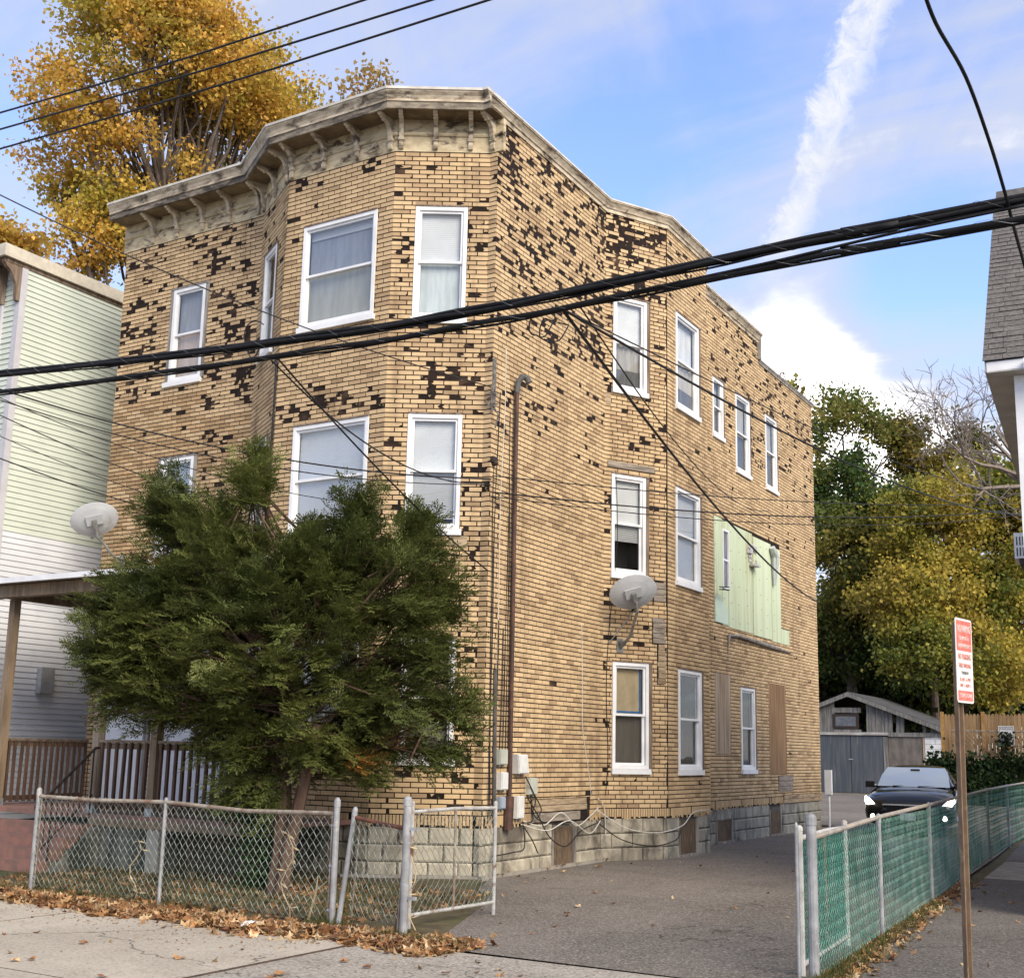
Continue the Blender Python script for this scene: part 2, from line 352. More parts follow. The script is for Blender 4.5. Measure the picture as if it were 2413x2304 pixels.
W_('AB', 1.216, 2.098, 7.555, 9.273, up=('shade', (.30, .32, .36)), lo=('shade', (.60, .46, .37)), case=.07, thin=1)  # upper sheet: grey-blue sky reflection put into its colour
W_('AB', 1.216, 2.098, 4.60, 6.302, up=('shade', (.50, .55, .62)), lo=('shade', (.55, .55, .53)), case=.07, thin=1)  # upper sheet: pale sky reflection painted as its colour
W_('CD', .365, 1.745, 7.695, 9.374, up=('band', (.27, .29, .33)), lo=('shade', (.40, .40, .35)))
W_('CD', .375, 1.755, 4.535, 6.258, up=('blind', .80), lo=('blind', .72, .25))
W_('CD', .375, 1.755, 1.46, 3.15, up=('blind', .7), lo=('shade', (.3, .29, .27)))
W_('DE', .327, 1.078, 7.60, 9.363, up=('blind', .82), lo=('shade', (.55, .60, .61)))
W_('DE', .331, 1.086, 4.563, 6.267, up=('blind', .85), lo=('blind', .62, .12))
W_('DE', .352, 1.092, 1.465, 3.15, up=('paper', (.34, .28, .19)), lo=('shade', (.13, .12, .10)))
W_('BC', .25, 1.0, 7.60, 9.38, up=('shade', (.13, .14, .16)), lo=('shade', (.25, .28, .29)), case=.05)
W_('BC', .25, 1.05, 4.55, 6.26, up=('shade', (.42, .45, .45)), lo=('shade', (.3, .3, .3)), case=.05)
W_('GH', .156, .917, 7.569, 9.27, up=('blind', .92), lo=('curtain', (.42, .40, .37)), caseR=.075)
W_('GH', .145, .899, 4.459, 6.181, up=('blind', .80), lo=('blind', .5, .62), caseR=.075)
W_('GH', .182, .961, 1.356, 3.106, up=('paper', (.44, .35, .22)), lo=('shade', (.115, .10, .082)), caseR=.075, tape=1)
W_('HI', .357, 1.487, 7.567, 9.332, up=('shade', (.75, .76, .78)), lo=('curtain', (.50, .46, .40)), caseR=.10)
W_('HI', .328, 1.493, 4.482, 6.177, up=('blind', .72), lo=('blind', .66), caseR=.10)
W_('HI', .407, 1.505, 1.341, 3.074, up=('shade', (.02, .03, .025)), lo=('shade', (.045, .042, .04)), caseR=.10)
JO = 7.54   # 'JK' starts at y=7.54
W_('JK', 8.30-JO, 8.96-JO, 7.934, 9.185, up=('shade', (.45, .45, .42)), lo=('shade', (.11, .11, .11)), caseR=.08)  # upper sheets of these three third-floor windows: reflected pale trees painted in
W_('JK', 9.594-JO, 10.525-JO, 7.469, 9.198, up=('shade', (.45, .44, .40)), lo=('shade', (.10, .10, .105)), caseR=.09)
W_('JK', 11.455-JO, 12.311-JO, 7.475, 9.201, up=('shade', (.45, .44, .40)), lo=('shade', (.12, .115, .11)), caseR=.09)
W_('JK', 9.684-JO, 10.60-JO, 1.319, 3.033, up=('shade', (.06, .05, .045)), lo=('shade', (.035, .033, .032)), caseR=.10)
WL['JK'].op += [(8.29-JO, 9.13-JO, 1.65, 3.216), (11.395-JO, 12.52-JO, 1.256, 3.183), (8.29-JO, 12.30-JO, 4.174, 6.309), (12.30-JO, 12.87-JO, 4.10, 4.45)]
WL['JK'].op += [(11.1-JO, 15.1-JO, 10.24, 11)]
BOARD_OPS = {'FG': [(1.29, 3.10, .66, .985)], 'GH': [(.96, 1.2, 3.40, 3.84), (1.06, 1.2, 2.75, 3.40), (.97, 1.2, 4.10, 4.44)], 'JK': [(11.92-JO, 12.93-JO, .90, 1.24), (12.22-JO, 14.9-JO, .64, .83)], 'DE': [], }
for k, v in BOARD_OPS.items(): WL[k].op += v
def density(name, s, z, wl):
    """share of bricks that have fallen off, by place on the wall"""
    if name == 'AB':
        if z > 7.3: d = .17 if 7.4 < z else .1
        elif z > 6.35: d = .01
        else: d = .10 if (z > 4.6 and s > 1.9) else .0
        if s > 2.15 and 7.0 < z < 7.75: d = .62
        if s > 2.15 and 6.3 < z < 6.7: d = .2
        if s < .35 and z < 7.4: d = 0
        if 1.7 < s < 2.7 and 9.35 < z < 9.75: d = .30
        return d
    if name == 'BC': return .07 if z > 7 else .02
    if name == 'CD':
        if z > 10.0: return .12
        if 6.35 < z < 6.65: return .28
        return .022
    if name == 'DE':
        if s > 1.12: return .15
        if s < .3: return .09
        if z > 9.5: return .07
        if 6.45 < z < 7.4: return .38 if s > .5 else .04
        return .07
    if name == 'EF': return .05
    if name == 'FG':
        if z > 10.5: return .38
        return .30 if z > 9.0 else (.22 if z > 7.6 else (.09 if z > 6.4 else (.018 if z > 4.6 else .004)))
    if name == 'GH':
        if z > 9.3: return .42
        if s < .15: return .27 if z > 4 else .15
        return .13 if 6.3 < z < 7.5 else .05
    if name == 'HI': return .07 if z > 9.4 else (.012 if z > 7 else .004)
    if name == 'JK': return (.17 if z > 9.25 else .11 if z > 7.8 and s > 1 else .03 if z > 6.2 and s > 4 else .004)
    return .02
TAN = np.array((.575, .42, .245)); BRN = np.array((.40, .28, .165)); OLDT = np.array((.42, .285, .155))
bricks_big = []      # candidates to become single objects
BRK = MB()
def brick_color(name, s, z, rnd):
    c = TAN*(.90+.2*rnd.random())
    r = rnd.random()
    if name == 'AB' and (6.3 < z < 7.35 and s < 2.2 or s < .95 and z < 6.4 or 5.95 < z < 6.9): 
        c = OLDT*(.75+.5*rnd.random()) if r < .72 else TAN*.95
    elif r < .17: c = BRN*(.85+.4*rnd.random())
    elif r < .32: c = (TAN*.6+BRN*.4)*(.9+.2*rnd.random())
    return tuple(c)
def lay_bricks(w):
    rnd = random.Random(sum(map(ord, w.name))); TH = .008
    jj = .0078
    kmax = int((w.z1-w.z0)/COURSE)+1
    gaps = .03 if w.name in ('GH', 'BC') else 0
    skirt = w.name in ('CD', 'DE', 'EF', 'FG', 'GH', 'HI', 'IJ', 'JK')
    for k in range(kmax):
        za = w.z0+k*COURSE+jj; zb = min(w.z0+(k+1)*COURSE-jj, w.z1)
        if zb-za < .012: continue
        if skirt and k < 2:                       # bottom strip of upright ribs
            if k == 1: continue
            zt = w.z0+2*COURSE-jj; u = 0.0
            while u < w.L-.01:
                u1 = min(u+.046, w.L); m_ = (u+u1)/2
                if not any(a-.01 < m_ < b and zt > c and za < d for a, b, c, d in w.op) and rnd.random() > .03:
                    lo = za-.018-rnd.random()*.03 if rnd.random() < .5 else za
                    BRK.prism([w.P(u+.007, lo), w.P(u1-.004, lo+rnd.uniform(-.008, .008)), w.P(u1-.004, zt), w.P(u+.007, zt)], w.n*TH, tuple(TAN*(.8+.2*rnd.random())))
                u = u1
            continue
        wav = .006*math.sin(k*.7)
        u = -(BL/2)*(k % 2)+(.06*vnoise(k*.35, 3, 5))
        js = [0.0]
        while u < w.L:
            if .055 < u < w.L-.055: js.append(u)
            u += BL
        js.append(w.L)
        for s0, s1 in zip(js, js[1:]):
            s0, s1 = (s0+jj if s0 > 0 else .001), (s1-jj if s1 < w.L else w.L-(.001 if not gaps else gaps*(.4+vnoise(k*.4, 1, 9)*1.3)))
            if s1-s0 < .012: continue
            rects = [(s0, s1, za, zb)]
            for (a, b, c, d) in w.op:
                nr = []
                for (p, q, e, f) in rects:
                    if q <= a or p >= b or f <= c or e >= d: nr.append((p, q, e, f)); continue
                    if p < a: nr.append((p, a-rnd.random()*.006, e, f))
                    if q > b: nr.append((b+rnd.random()*.008, q, e, f))
                    if e < c: nr.append((max(p, a), min(q, b), e, c))
                    if f > d: nr.append((max(p, a), min(q, b), d, f))
                rects = nr
            whole = len(rects) == 1 and rects[0] == (s0, s1, za, zb) and s1-s0 > BL-.02
            for (p, q, e, f) in rects:
                if q-p < .012 or f-e < .012: continue
                mid = (p+q)/2; zc = (e+f)/2
                d = density(w.name, mid, zc, w)
                cl = vnoise(mid*5.2+17, zc*4.8, 3)*.72+vnoise(mid*9.0, zc*12, 8)*.28
                pm = d*max(0.0, (cl-.30)*4.4)
                col = brick_color(w.name, mid, zc, rnd); whole_ = whole
                pts = [(p, e), (q, e), (q, f), (p, f)]
                r = rnd.random()
                if r < pm*.42:
                    for _q in range(rnd.choice((0, 0, 1, 2))):      # shreds of the torn sheet still stuck on
                        a0 = rnd.uniform(p, q); z0 = rnd.choice((e, f)); sgn = 1 if z0 == e else -1
                        sh = [(a0-rnd.uniform(.008, .03), z0), (a0+rnd.uniform(.008, .03), z0), (a0+rnd.uniform(-.01, .01), z0+sgn*rnd.uniform(.012, .04))]
                        BRK.prism([w.P(a, z) for a, z in (sh if sgn > 0 else sh[::-1])], w.n*.005, tuple(np.array(col)*rnd.choice((.9, .5, .25))))
                    continue
                if r < pm*1.55 and q-p > .06:      # torn: only a ragged piece is left
                    cut = p+(q-p)*rnd.uniform(.25, .75); j1, j2, j3 = (rnd.uniform(-.022, .022) for _ in range(3)); zm = (e+f)/2
                    if q-p > .15 and rnd.random() < .3:     # hole in the middle: both ends stay
                        ca = p+(q-p)*rnd.uniform(.15, .35); 
                        BRK.prism([w.P(a, z) for a, z in ((p, e), (ca+j1, e), (ca+j2, zm), (ca+j3, f), (p, f))], w.n*TH, col); cut = p+(q-p)*rnd.uniform(.6, .85)
                        pts = [(cut+j1, e), (q, e), (q, f), (cut+j3, f), (cut+j2, zm)]
                    elif rnd.random() < .5: pts = [(p, e), (cut+j1, e), (cut+j2-.012, e+(f-e)*.33), (cut+j2+.014, zm), (cut+j3, f), (p, f)]
                    else: pts = [(cut+j1, e), (q, e), (q, f), (cut+j3, f), (cut+j2+.012, zm), (cut-j2-.01, e+(f-e)*.3)]
                    if rnd.random() < .3: pts = [(a, max(b, e+rnd.uniform(.01, .03))) for a, b in pts]
                    whole_ = False
                elif r < pm*2.0:                   # a corner gone
                    g = rnd.uniform(.015, .05); h = rnd.uniform(.012, .035)
                    pts = [(p, e), (q-g, e), (q-g*.6, e+h*.5), (q, e+h), (q, f), (p, f)] if rnd.random() < .5 else [(p, e), (q, e), (q, f), (p+g, f), (p+g*.4, f-h*.6), (p, f-h)]
                    whole_ = False
                if whole_ and w.name in ('DE', 'FG') and q-p > .196 and zc < 8.2:
                    dist = np.linalg.norm(w.P(mid, zc)-CAM)
                    bricks_big.append((dist, w, mid, zc, q-p, col)); continue
                pr = TH+rnd.uniform(-.0015, .002)
                BRK.prism([w.P(a, z) for a, z in pts], w.n*pr, col)
for k in ('AB', 'BC', 'CD', 'DE', 'EF', 'FG', 'GH', 'HI', 'IJ', 'JK', 'LA'): lay_bricks(WL[k])
# backing walls: dark felt sheet with real openings
wallobj = {}
for k, w in WL.items():
    if w is None: continue
    bb = MB(); real = [q for q in w.op]
    zlo = w.z0-.02
    us = sorted({0.0, w.L, *[min(max(x, 0), w.L) for q in real for x in q[:2]]}); zs = sorted({zlo, w.z1, *[min(max(x, zlo), w.z1) for q in real for x in q[2:]]})
    holes = [q[1:5] for q in WIN if q[0] is w]
    if k == 'JK': holes += [WL['JK'].op[-1]] if False else []
    for u0, u1 in zip(us, us[1:]):
        for a, c in zip(zs, zs[1:]):
            m_, n_ = (u0+u1)/2, (a+c)/2
            if any(h[0] < m_ < h[1] and h[2] < n_ < h[3] for h in holes): continue
            if k == 'JK' and m_ > 11.1-JO and n_ > 10.24: continue
            bb.face([w.P(u0, a), w.P(u1, a), w.P(u1, c), w.P(u0, c)])
    for h in holes:      # reveals
        for (p, q) in (((h[0], h[2]), (h[1], h[2])), ((h[1], h[2]), (h[1], h[3])), ((h[1], h[3]), (h[0], h[3])), ((h[0], h[3]), (h[0], h[2]))):
            bb.face([w.P(*q), w.P(*p), w.P(*p, -.12), w.P(*q, -.12)])
    wallobj[k] = bb.build('wall', M_FELT, house)
bricks_big.sort(key=lambda q: q[0])
protos = {}
for i, (dist, w, mid, zc, L, col) in enumerate(bricks_big):
    if i < 298:
        key = (w.name, int(min(6, col[0]*14)))
        if key not in protos:
            bb = MB(); h = COURSE-2*.0078; hl = .2014/2
            bb.prism([w.t*(-hl)+np.array([0, 0, -h/2]), w.t*hl+np.array([0, 0, -h/2]), w.t*hl+np.array([0, 0, h/2]), w.t*(-hl)+np.array([0, 0, h/2])], w.n*.008, col)
            me = bpy.data.meshes.new('brick'); me.from_pydata([tuple(v) for v in bb.v], [], bb.f)
            at = me.attributes.new('col', 'FLOAT_COLOR', 'FACE'); at.data.foreach_set('color', np.array([(*c, 1) for c in bb.c], np.float32).ravel()); me.materials.append(M_BRICK); protos[key] = me
        shared('brick', protos[key], wallobj[w.name], w.P(mid, zc)-np.array(house.location))
    else:
        h = COURSE-2*.0078; hl = L/2
        BRK.prism([w.P(mid-hl, zc-h/2), w.P(mid+hl, zc-h/2), w.P(mid+hl, zc+h/2), w.P(mid-hl, zc+h/2)], w.n*.008, col)
bo = BRK.build('brick', M_BRICK, house); bo['kind'] = 'stuff'
# inner core so that no light leaks through the house, roof
b = MB()
b.face([(x, y, 10.05) for x, y in ((-7.72, .02), (-.02, .02), (-.02, 15.0), (-7.72, 15.0))])
b.build('floor_deck', M_ROOF, house)
b = MB(); b.face([(*PT[k], 10.72) for k in 'ABCDEFGHIJ']+[(0, 11.1, 10.72), (-7.728, 11.1, 10.72)]); b.face([(0, 11.1, 10.30), (0, 15.01, 10.30), (-7.728, 15.01, 10.30), (-7.728, 11.1, 10.30)])
b.face([(-7.728, 11.1, 10.30), (-7.728, 11.1, 10.72), (0, 11.1, 10.72), (0, 11.1, 10.30)])
b.build('roof', M_ROOF, house)
# exposed wood boards where siding has fallen off
def wboard(w, s0, s1, z0, z1, m, off=.004, th=.012, par=house, name='exposed_board', **k):
    b = MB(); b.prism([w.P(s0, z0, off), w.P(s1, z0, off), w.P(s1, z1, off), w.P(s0, z1, off)], w.n*th); return b.build(name, m, par, **k)
M_EXPO = mat('bare_clapboard', (.42, .33, .22), (.26, .19, .12), 9, .9, bump=.4, bscale=40, stretch=(.4, .4, 3), stain=(.10, .07, .045), sscale=2.5, slo=.5, shi=.75)
M_EXPG = mat('bare_clapboard_grey', (.33, .29, .24), (.20, .17, .14), 9, .9, bump=.4, bscale=40, stretch=(.4, .4, 3), stain=(.10, .08, .06), sscale=2.5, slo=.5, shi=.75)
for (w, s0, s1, z0, z1, n, m_) in (('FG', 1.32, 2.98, .80, .98, 2, M_EXPO), ('FG', 1.30, 2.78, .66, .79, 1, M_EXPG), ('GH', .965, 1.24, 3.42, 3.84, 5, M_EXPG), ('GH', 1.065, 1.24, 2.76, 3.41, 7, M_EXPO), ('GH', .975, 1.24, 4.11, 4.43, 3, M_EXPG), ('JK', 11.93-JO, 12.92-JO, .90, 1.235, 3, M_EXPG), ('JK', 12.24-JO, 14.88-JO, .645, .825, 2, M_EXPO)):
    hh = (z1-z0)/n
    for i in range(n): wboard(WL[w], s0+random.uniform(0, .03), s1-random.uniform(0, .04), z0+i*hh+.004, z0+(i+1)*hh-.004, m_, th=.012+random.uniform(0, .004))
wboard(WL['GH'], .06, 1.0, 6.26, 6.36, M_EXPG, off=.006, th=.02, name='lintel_board')
wboard(WL['GH'], .02, .12, 7.30, 7.52, M_EXPO, off=.002, th=.01)
wboard(WL['DE'], .95, 1.20, 4.38, 4.52, M_EXPO, off=.004, th=.02)
# plywood over two openings of the ground floor, and the pale green sheet repair
bp1 = wboard(WL['JK'], 8.30-JO, 9.12-JO, 1.66, 3.21, M_BOARDED, off=-.02, th=.024, name='boarded_opening', label='grey weathered board')
bp2 = wboard(WL['JK'], 11.40-JO, 12.51-JO, 1.265, 3.175, mat('brown_plywood', (.32, .20, .105), (.18, .105, .055), 8, .9, bump=.4, bscale=45, stretch=(2, 2, .1), stain=(.42, .33, .22), sscale=1.5, slo=.55, shi=.75), off=-.02, th=.024, name='boarded_opening', label='brown streaked board')
M_GREEN = mat('pale_green_sheet', (.52, .60, .40), (.58, .66, .48), 1.2, .75, stain=(.36, .33, .17), sscale=1.3, slo=.48, shi=.76, stretch=(3.5, 3.5, .2))
M_GREEN2 = mat('pale_mint_sheet', (.50, .63, .52), (.56, .68, .58), 2, .75)
w = WL['JK']
gp = [((8.30, 8.72), (4.19, 6.305)), ((8.725, 9.055), (4.17, 4.885)), ((8.725, 9.055), (6.105, 6.29)), ((9.06, 10.48), (4.15, 6.28)), ((10.485, 11.66), (4.13, 6.24)), ((11.665, 12.29), (4.10, 6.20)), ((12.295, 12.85), (4.10, 4.44))]
panel = None
for (ss, zz) in gp:
    b = MB(); b.prism([w.P(ss[0]+.012-JO, zz[0]+.004, .0), w.P(ss[1]-.006-JO, zz[0]+.004, .0), w.P(ss[1]-.006-JO, zz[1]-.004, .0), w.P(ss[0]+.012-JO, zz[1]-.004, .0)], w.n*(.02+random.uniform(-.003, .0)))
    b.build('repair_panel', M_GREEN, house)
b = MB()     # mint half-round remnant
pts = [w.P(8.32-JO, 4.20, .021), w.P(9.03-JO, 4.19, .021)]+[w.P(8.32-JO+.70*math.cos(a), 4.20+.52*math.sin(a), .021) for a in np.linspace(.15, math.pi/2, 7)]
b.prism(pts, w.n*.004); b.build('repair_patch', M_GREEN2, house)
b = MB(); 
for s_, z_ in [(s, z) for s in np.arange(8.36, 12.2, .43) for z in np.arange(4.3, 6.2, .36)]:
    if 8.66 < s_ < 9.1 and 4.85 < z_ < 6.15: continue
    q = w.P(s_-JO+random.uniform(-.05, .05), z_+random.uniform(-.05, .05), .021); b.obox(q, w.t*.028, np.array([0, 0, .012]), w.n*.004)
o = b.build('nail_head', mat('rust', (.07, .04, .025), (.16, .07, .035), 30, .8), house); o['kind'] = 'stuff'
# foil vent in the green sheet
b = MB()
for i in range(14):
    a = random.uniform(-.3, .3); c = random.uniform(-.22, .22); q = w.P(10.37-JO+a, 5.74+c, .022)
    b.obox(q, w.t*random.uniform(.05, .16)+np.array([0, 0, random.uniform(-.05, .05)]), np.array([0, 0, random.uniform(.05, .12)]), w.n*random.uniform(.01, .05))
b.obox(w.P(10.26-JO, 5.56, .02), w.t*.32, (0, 0, .05), w.n*.14)
b.build('vent', mat('crumpled_foil', (.62, .60, .58), (.35, .32, .30), 16, .45, metal=.3), house)
b = MB(); b.tube([w.P(11.55-JO, 6.15, .10), w.P(11.72-JO, 5.95, .10), w.P(11.75-JO, 5.35, .06)], [.06, .1, .05], 8); b.build('hanging_tarp', mat('silver_tarp', (.30, .33, .33), (.55, .58, .58), 6, .5, stretch=(3, 3, .4)), house)
b = MB()     # sagging rag of felt below the sheet
pth = [w.P(8.99-JO, 3.45, .02), w.P(8.95-JO, 3.7, .03), w.P(8.98-JO, 3.98, .05), w.P(9.5-JO, 4.02, .06), w.P(10.3-JO, 4.0, .05), w.P(11.6-JO, 3.97, .05), w.P(12.9-JO, 3.95, .03)]
b.tube(pth, [.004, .010, .035, .03, .04, .045, .015], 7); b.build('torn_flashing', M_GREYWOOD, house)
b = MB()
for q in range(2): b.tube([w.P(8.2-JO, 4.80+q*.05, .16), w.P(8.62-JO, 4.84+q*.05, .2)], .012, 5)
b.build('bracket_rod', mat('dark_iron', (.03, .025, .022), (.07, .05, .04), 30, .6, metal=.4), house)

# ------------------------------------------------------------------ windows
def build_window(w, s0, s1, z0, z1, k, parent, wm=M_WHITE):
    fw = .055; b = MB(); up = np.array([0, 0, 1.])
    def bx(mb, u0, u1, a, c, o0, o1, **kk): mb.obox(w.P(u0, a, o0), w.t*(u1-u0), up*(c-a), w.n*(o1-o0), **kk)
    cL = k.get('case', 0); cR = k.get('caseR', 0) or cL; cT = .03
    s0f, s1f, z1f = s0+cL, s1-cR, z1-cT
    pr = .022
    bx(b, s0f, s0f+fw, z0+.05, z1f, -.08, pr); bx(b, s1f-fw, s1f, z0+.05, z1f, -.08, pr)
    bx(b, s0f+fw, s1f-fw, z1f-fw, z1f, -.08, pr-.002); bx(b, s0f+fw, s1f-fw, z0+.05, z0+.05+fw, -.08, pr-.002)
    fr = b.build('window', wm, parent)
    b = MB(); bx(b, s0-.02, s1f+.03, z0-.035, z0+.048, -.08, .055); b.build('sill', wm, fr)
    b = MB()
    bx(b, s0+.002, s1-.002, z1-cT+.002, z1-.002, -.08, .03)
    if cL: bx(b, s0+.002, s0f-.001, z0+.052, z1-cT, -.08, .018)
    if cR: bx(b, s1f+.001, s1-.002, z0+.052, z1-cT, -.08, .018)
    b.build('casing', M_CASE if not k.get('thin') else M_GREYWOOD, fr)
    i0, i1, j0, j1 = s0f+fw, s1f-fw, z0+.05+fw, z1f-fw
    zm = j0+(j1-j0)*(.505 if not k.get('mid') else k['mid']); st = .036
    for (a, c, o0, o1) in ((zm-.018, j1, -.036, -.006), (j0, zm+.018, -.068, -.038)):
        b = MB(); bx(b, i0, i0+st, a, c, o0, o1); bx(b, i1-st, i1, a, c, o0, o1); bx(b, i0+st, i1-st, a, a+st, o0, o1-.001); bx(b, i0+st, i1-st, c-st, c, o0, o1-.001)
        b.build('sash', wm, fr)
        b = MB(); m_ = (o0+o1)/2; bx(b, i0+st-.004, i1-st+.004, a+st-.004, c-st+.004, m_-.002, m_+.002); b.build('pane', M_GLASS, fr)
    # what stands behind the glass; some sheets carry painted reflections
    for half, (a, c) in (('up', (zm, j1)), ('lo', (j0, zm))):
        sp = k.get(half); kind = sp[0]
        if kind == 'blind':
            lev = sp[1]; gap = sp[2] if len(sp) > 2 else 0; b = MB(); z = c-.012; bot = a+(c-a)*gap
            while z > bot:
                b.obox(w.P(i0+.01, z, -.095), w.t*(i1-i0-.02), w.n*.009+up*.023, w.n*-.0012+up*.0004); z -= .0295
            lev = min(.93, lev*1.12); m_ = mat('blind_slats_%02d' % int(lev*100), (lev, lev*1.01, lev*1.02), (lev*.88, lev*.89, lev*.9), 2, .5)
            o = b.build('blind', m_, fr); o['kind'] = 'stuff'
            if lev > .75:
                b = MB(); bx(b, i0+.005, i1-.005, bot, c, -.135, -.125); b.build('shade', mat('blind_backing', (.42, .43, .44), None, rough=.8), fr)
        else:
            col = sp[1]; b = MB(); n = 14
            amp = {'shade': .002, 'band': .002, 'curtain': .022, 'paper': .008}[kind]
            if kind == 'paper':
                for i in range(10):
                    for j in range(10):
                        q = lambda ii, jj: w.P(i0+.006+(i1-i0-.012)*ii/10, a+(c-a)*jj/10, -.10+amp*vnoise(ii*.9+s0*7, jj*.9+z0, 4)*1.6)
                        b.face([q(i, j), q(i+1, j), q(i+1, j+1), q(i, j+1)])
            else:
                for i in range(n):
                    ua, ub = i0+.004+(i1-i0-.008)*i/n, i0+.004+(i1-i0-.008)*(i+1)/n
                    oa, ob = -.11+amp*math.sin(i*2.4), -.11+amp*math.sin((i+1)*2.4)
                    b.face([w.P(ua, a, oa), w.P(ub, a, ob), w.P(ub, c, ob), w.P(ua, c, oa)])
            nm_ = '%s_%02d%02d%02d' % (kind, int(col[0]*99), int(col[1]*99), int(col[2]*99))
            m_ = mat('cloth_'+nm_, col, tuple(x*.82 for x in col), 4, .9, stretch=(3, 3, .5))
            b.build('curtain' if kind == 'curtain' else ('paper' if kind == 'paper' else 'shade'), m_, fr)
            if kind == 'band':
                b = MB(); bx(b, i0+.02, i1-.02, c-(c-a)*.2, c, -.1, -.09); b.build('valance', mat('pale_valance', (.5, .52, .53), None, rough=.7), fr)
            if kind == 'curtain':
                b = MB(); bx(b, i0+.005, i1-.005, a, a+(c-a)*.42, -.098, -.09); b.build('screen', mat('insect_screen', (.09, .09, .095), (.13, .13, .13), 60, .9), fr)
    if k.get('tape'):
        b = MB(); a, c = zm, j1
        bx(b, i1-.06, i1-.035, a, c, -.088, -.082); bx(b, i0+.03, i1-.06, a+.035, a+.06, -.088, -.082); b.build('tape', mat('blue_tape', (.02, .14, .38), None, rough=.6), fr)
    b = MB(); d = .35                               # room behind, open to the glass only
    bx_ = [w.P(i0-.03, j0-.03, -.125), w.P(i1+.03, j0-.03, -.125), w.P(i1+.03, j1+.03, -.125), w.P(i0-.03, j1+.03, -.125)]
    bk = [q-w.n*d for q in bx_]; b.face(bk)
    for i in range(4): b.face([bk[i], bx_[i], bx_[(i+1) % 4], bk[(i+1) % 4]])
    b.build('interior', M_DARKROOM, fr)
    return fr
for (w, s0, s1, z0, z1, k) in WIN: build_window(w, s0, s1, z0, z1, k, house)
# small window set in the green sheet (its reveal is shallow)
class _W: pass
w = WL['JK']; w2 = Wall('J', 'K', 0, 1); w2.a = w2.a+w2.n*.17
fr = build_window(w2, 8.735-JO, 9.05-JO+.0, 4.90, 6.10, dict(up=('shade', (.05, .06, .05)), lo=('shade', (.30, .27, .27))), house) if False else None
b = MB(); up = np.array([0, 0, 1.])
def jb(mb, u0, u1, a, c, o0, o1): mb.obox(w.P(u0-JO, a, o0), w.t*(u1-u0), up*(c-a), w.n*(o1-o0))
jb(b, 8.72, 8.76, 4.90, 6.10, 0, .04); jb(b, 9.015, 9.055, 4.90, 6.10, 0, .045); jb(b, 8.76, 9.015, 6.06, 6.10, 0, .04); jb(b, 8.76, 9.015, 4.90, 4.94, 0, .04)
fr = b.build('window', M_WHITE, house)
b = MB(); jb(b, 8.76, 9.015, 5.46, 5.50, .004, .034); b.build('sash', M_WHITE, fr)
b = MB(); jb(b, 8.76, 9.015, 4.94, 6.06, .002, .008); b.build('shade', mat('dim_room', (.10, .095, .09), (.22, .19, .18), 3, .8), fr)
b = MB(); jb(b, 8.76, 9.015, 4.94, 6.06, .016, .02); b.build('pane', M_GLASS, fr)

# ------------------------------------------------------------------ cornice
def offset_poly(pts, p):
    pts = [np.array(q, float) for q in pts]; out = []
    for i in range(len(pts)):
        ns = []
        for a, c in ((i-1, i), (i, i+1)):
            if a < 0 or c >= len(pts): continue
            t = pts[c]-pts[a]; t /= np.linalg.norm(t); ns.append(np.array([t[1], -t[0]]))
        if len(ns) == 1: out.append(pts[i]+p*ns[0])
        else:
            m = ns[0]+ns[1]; m /= np.linalg.norm(m); out.append(pts[i]+m*p/(m@ns[0]))
    return out
def sweep(mb, pts, prof, ends=True):
    """prof: closed list of (offset, z), swept along the plan polyline"""
    rings = []
    cols = [offset_poly(pts, p) for p, z in prof]
    for i in range(len(pts)): rings.append([(cols[j][i][0], cols[j][i][1], prof[j][1]) for j in range(len(prof))])
    n = len(prof)
    for i in range(len(pts)-1):
        for j in range(n):
            j2 = (j+1) % n; mb.face([rings[i][j], rings[i][j2], rings[i+1][j2], rings[i+1][j]])
    if ends: mb.face(rings[0][::-1]); mb.face(rings[-1])
front = [PT[k] for k in 'ABCDEF']; front[0] = (-7.80, 0); front[-1] = (.10, 0)
b = MB(); sweep(b, front, [(.012, 10.19), (.012, 10.43), (.03, 10.43), (.045, 10.45), (.045, 10.475), (.02, 10.48), (.02, 10.69), (-.05, 10.69), (-.05, 10.19)]); b.build('frieze', M_CORN, house)
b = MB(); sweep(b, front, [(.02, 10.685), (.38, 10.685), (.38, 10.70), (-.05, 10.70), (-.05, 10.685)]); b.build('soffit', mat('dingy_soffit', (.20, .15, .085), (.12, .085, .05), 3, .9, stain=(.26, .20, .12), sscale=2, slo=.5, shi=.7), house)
b = MB(); sweep(b, front, [(.36, 10.66), (.39, 10.66), (.39, 10.765), (.36, 10.765)]); b.build('fascia', mat('black_weathered_fascia', (.30, .26, .20), (.13, .11, .09), 5, .9, bump=.4, bscale=25, stretch=(1, 1, 3), stain=(.045, .038, .034), sscale=1.7, slo=.42, shi=.62), house)
b = MB(); sweep(b, front, [(.36, 10.766), (.405, 10.766), (.405, 10.79), (.40, 10.80), (.42, 10.85), (.455, 10.89), (.46, 10.90), (.46, 10.915), (.36, 10.915)]); b.build('cornice', M_CORN2, house)
b = MB(); sweep(b, front, [(.44, 10.916), (.475, 10.916), (.475, 10.955), (-.05, 10.975), (-.05, 10.916)]); b.build('cornice_cap', mat('cap_paint', (.62, .60, .55), (.45, .42, .37), 4, .6), house)
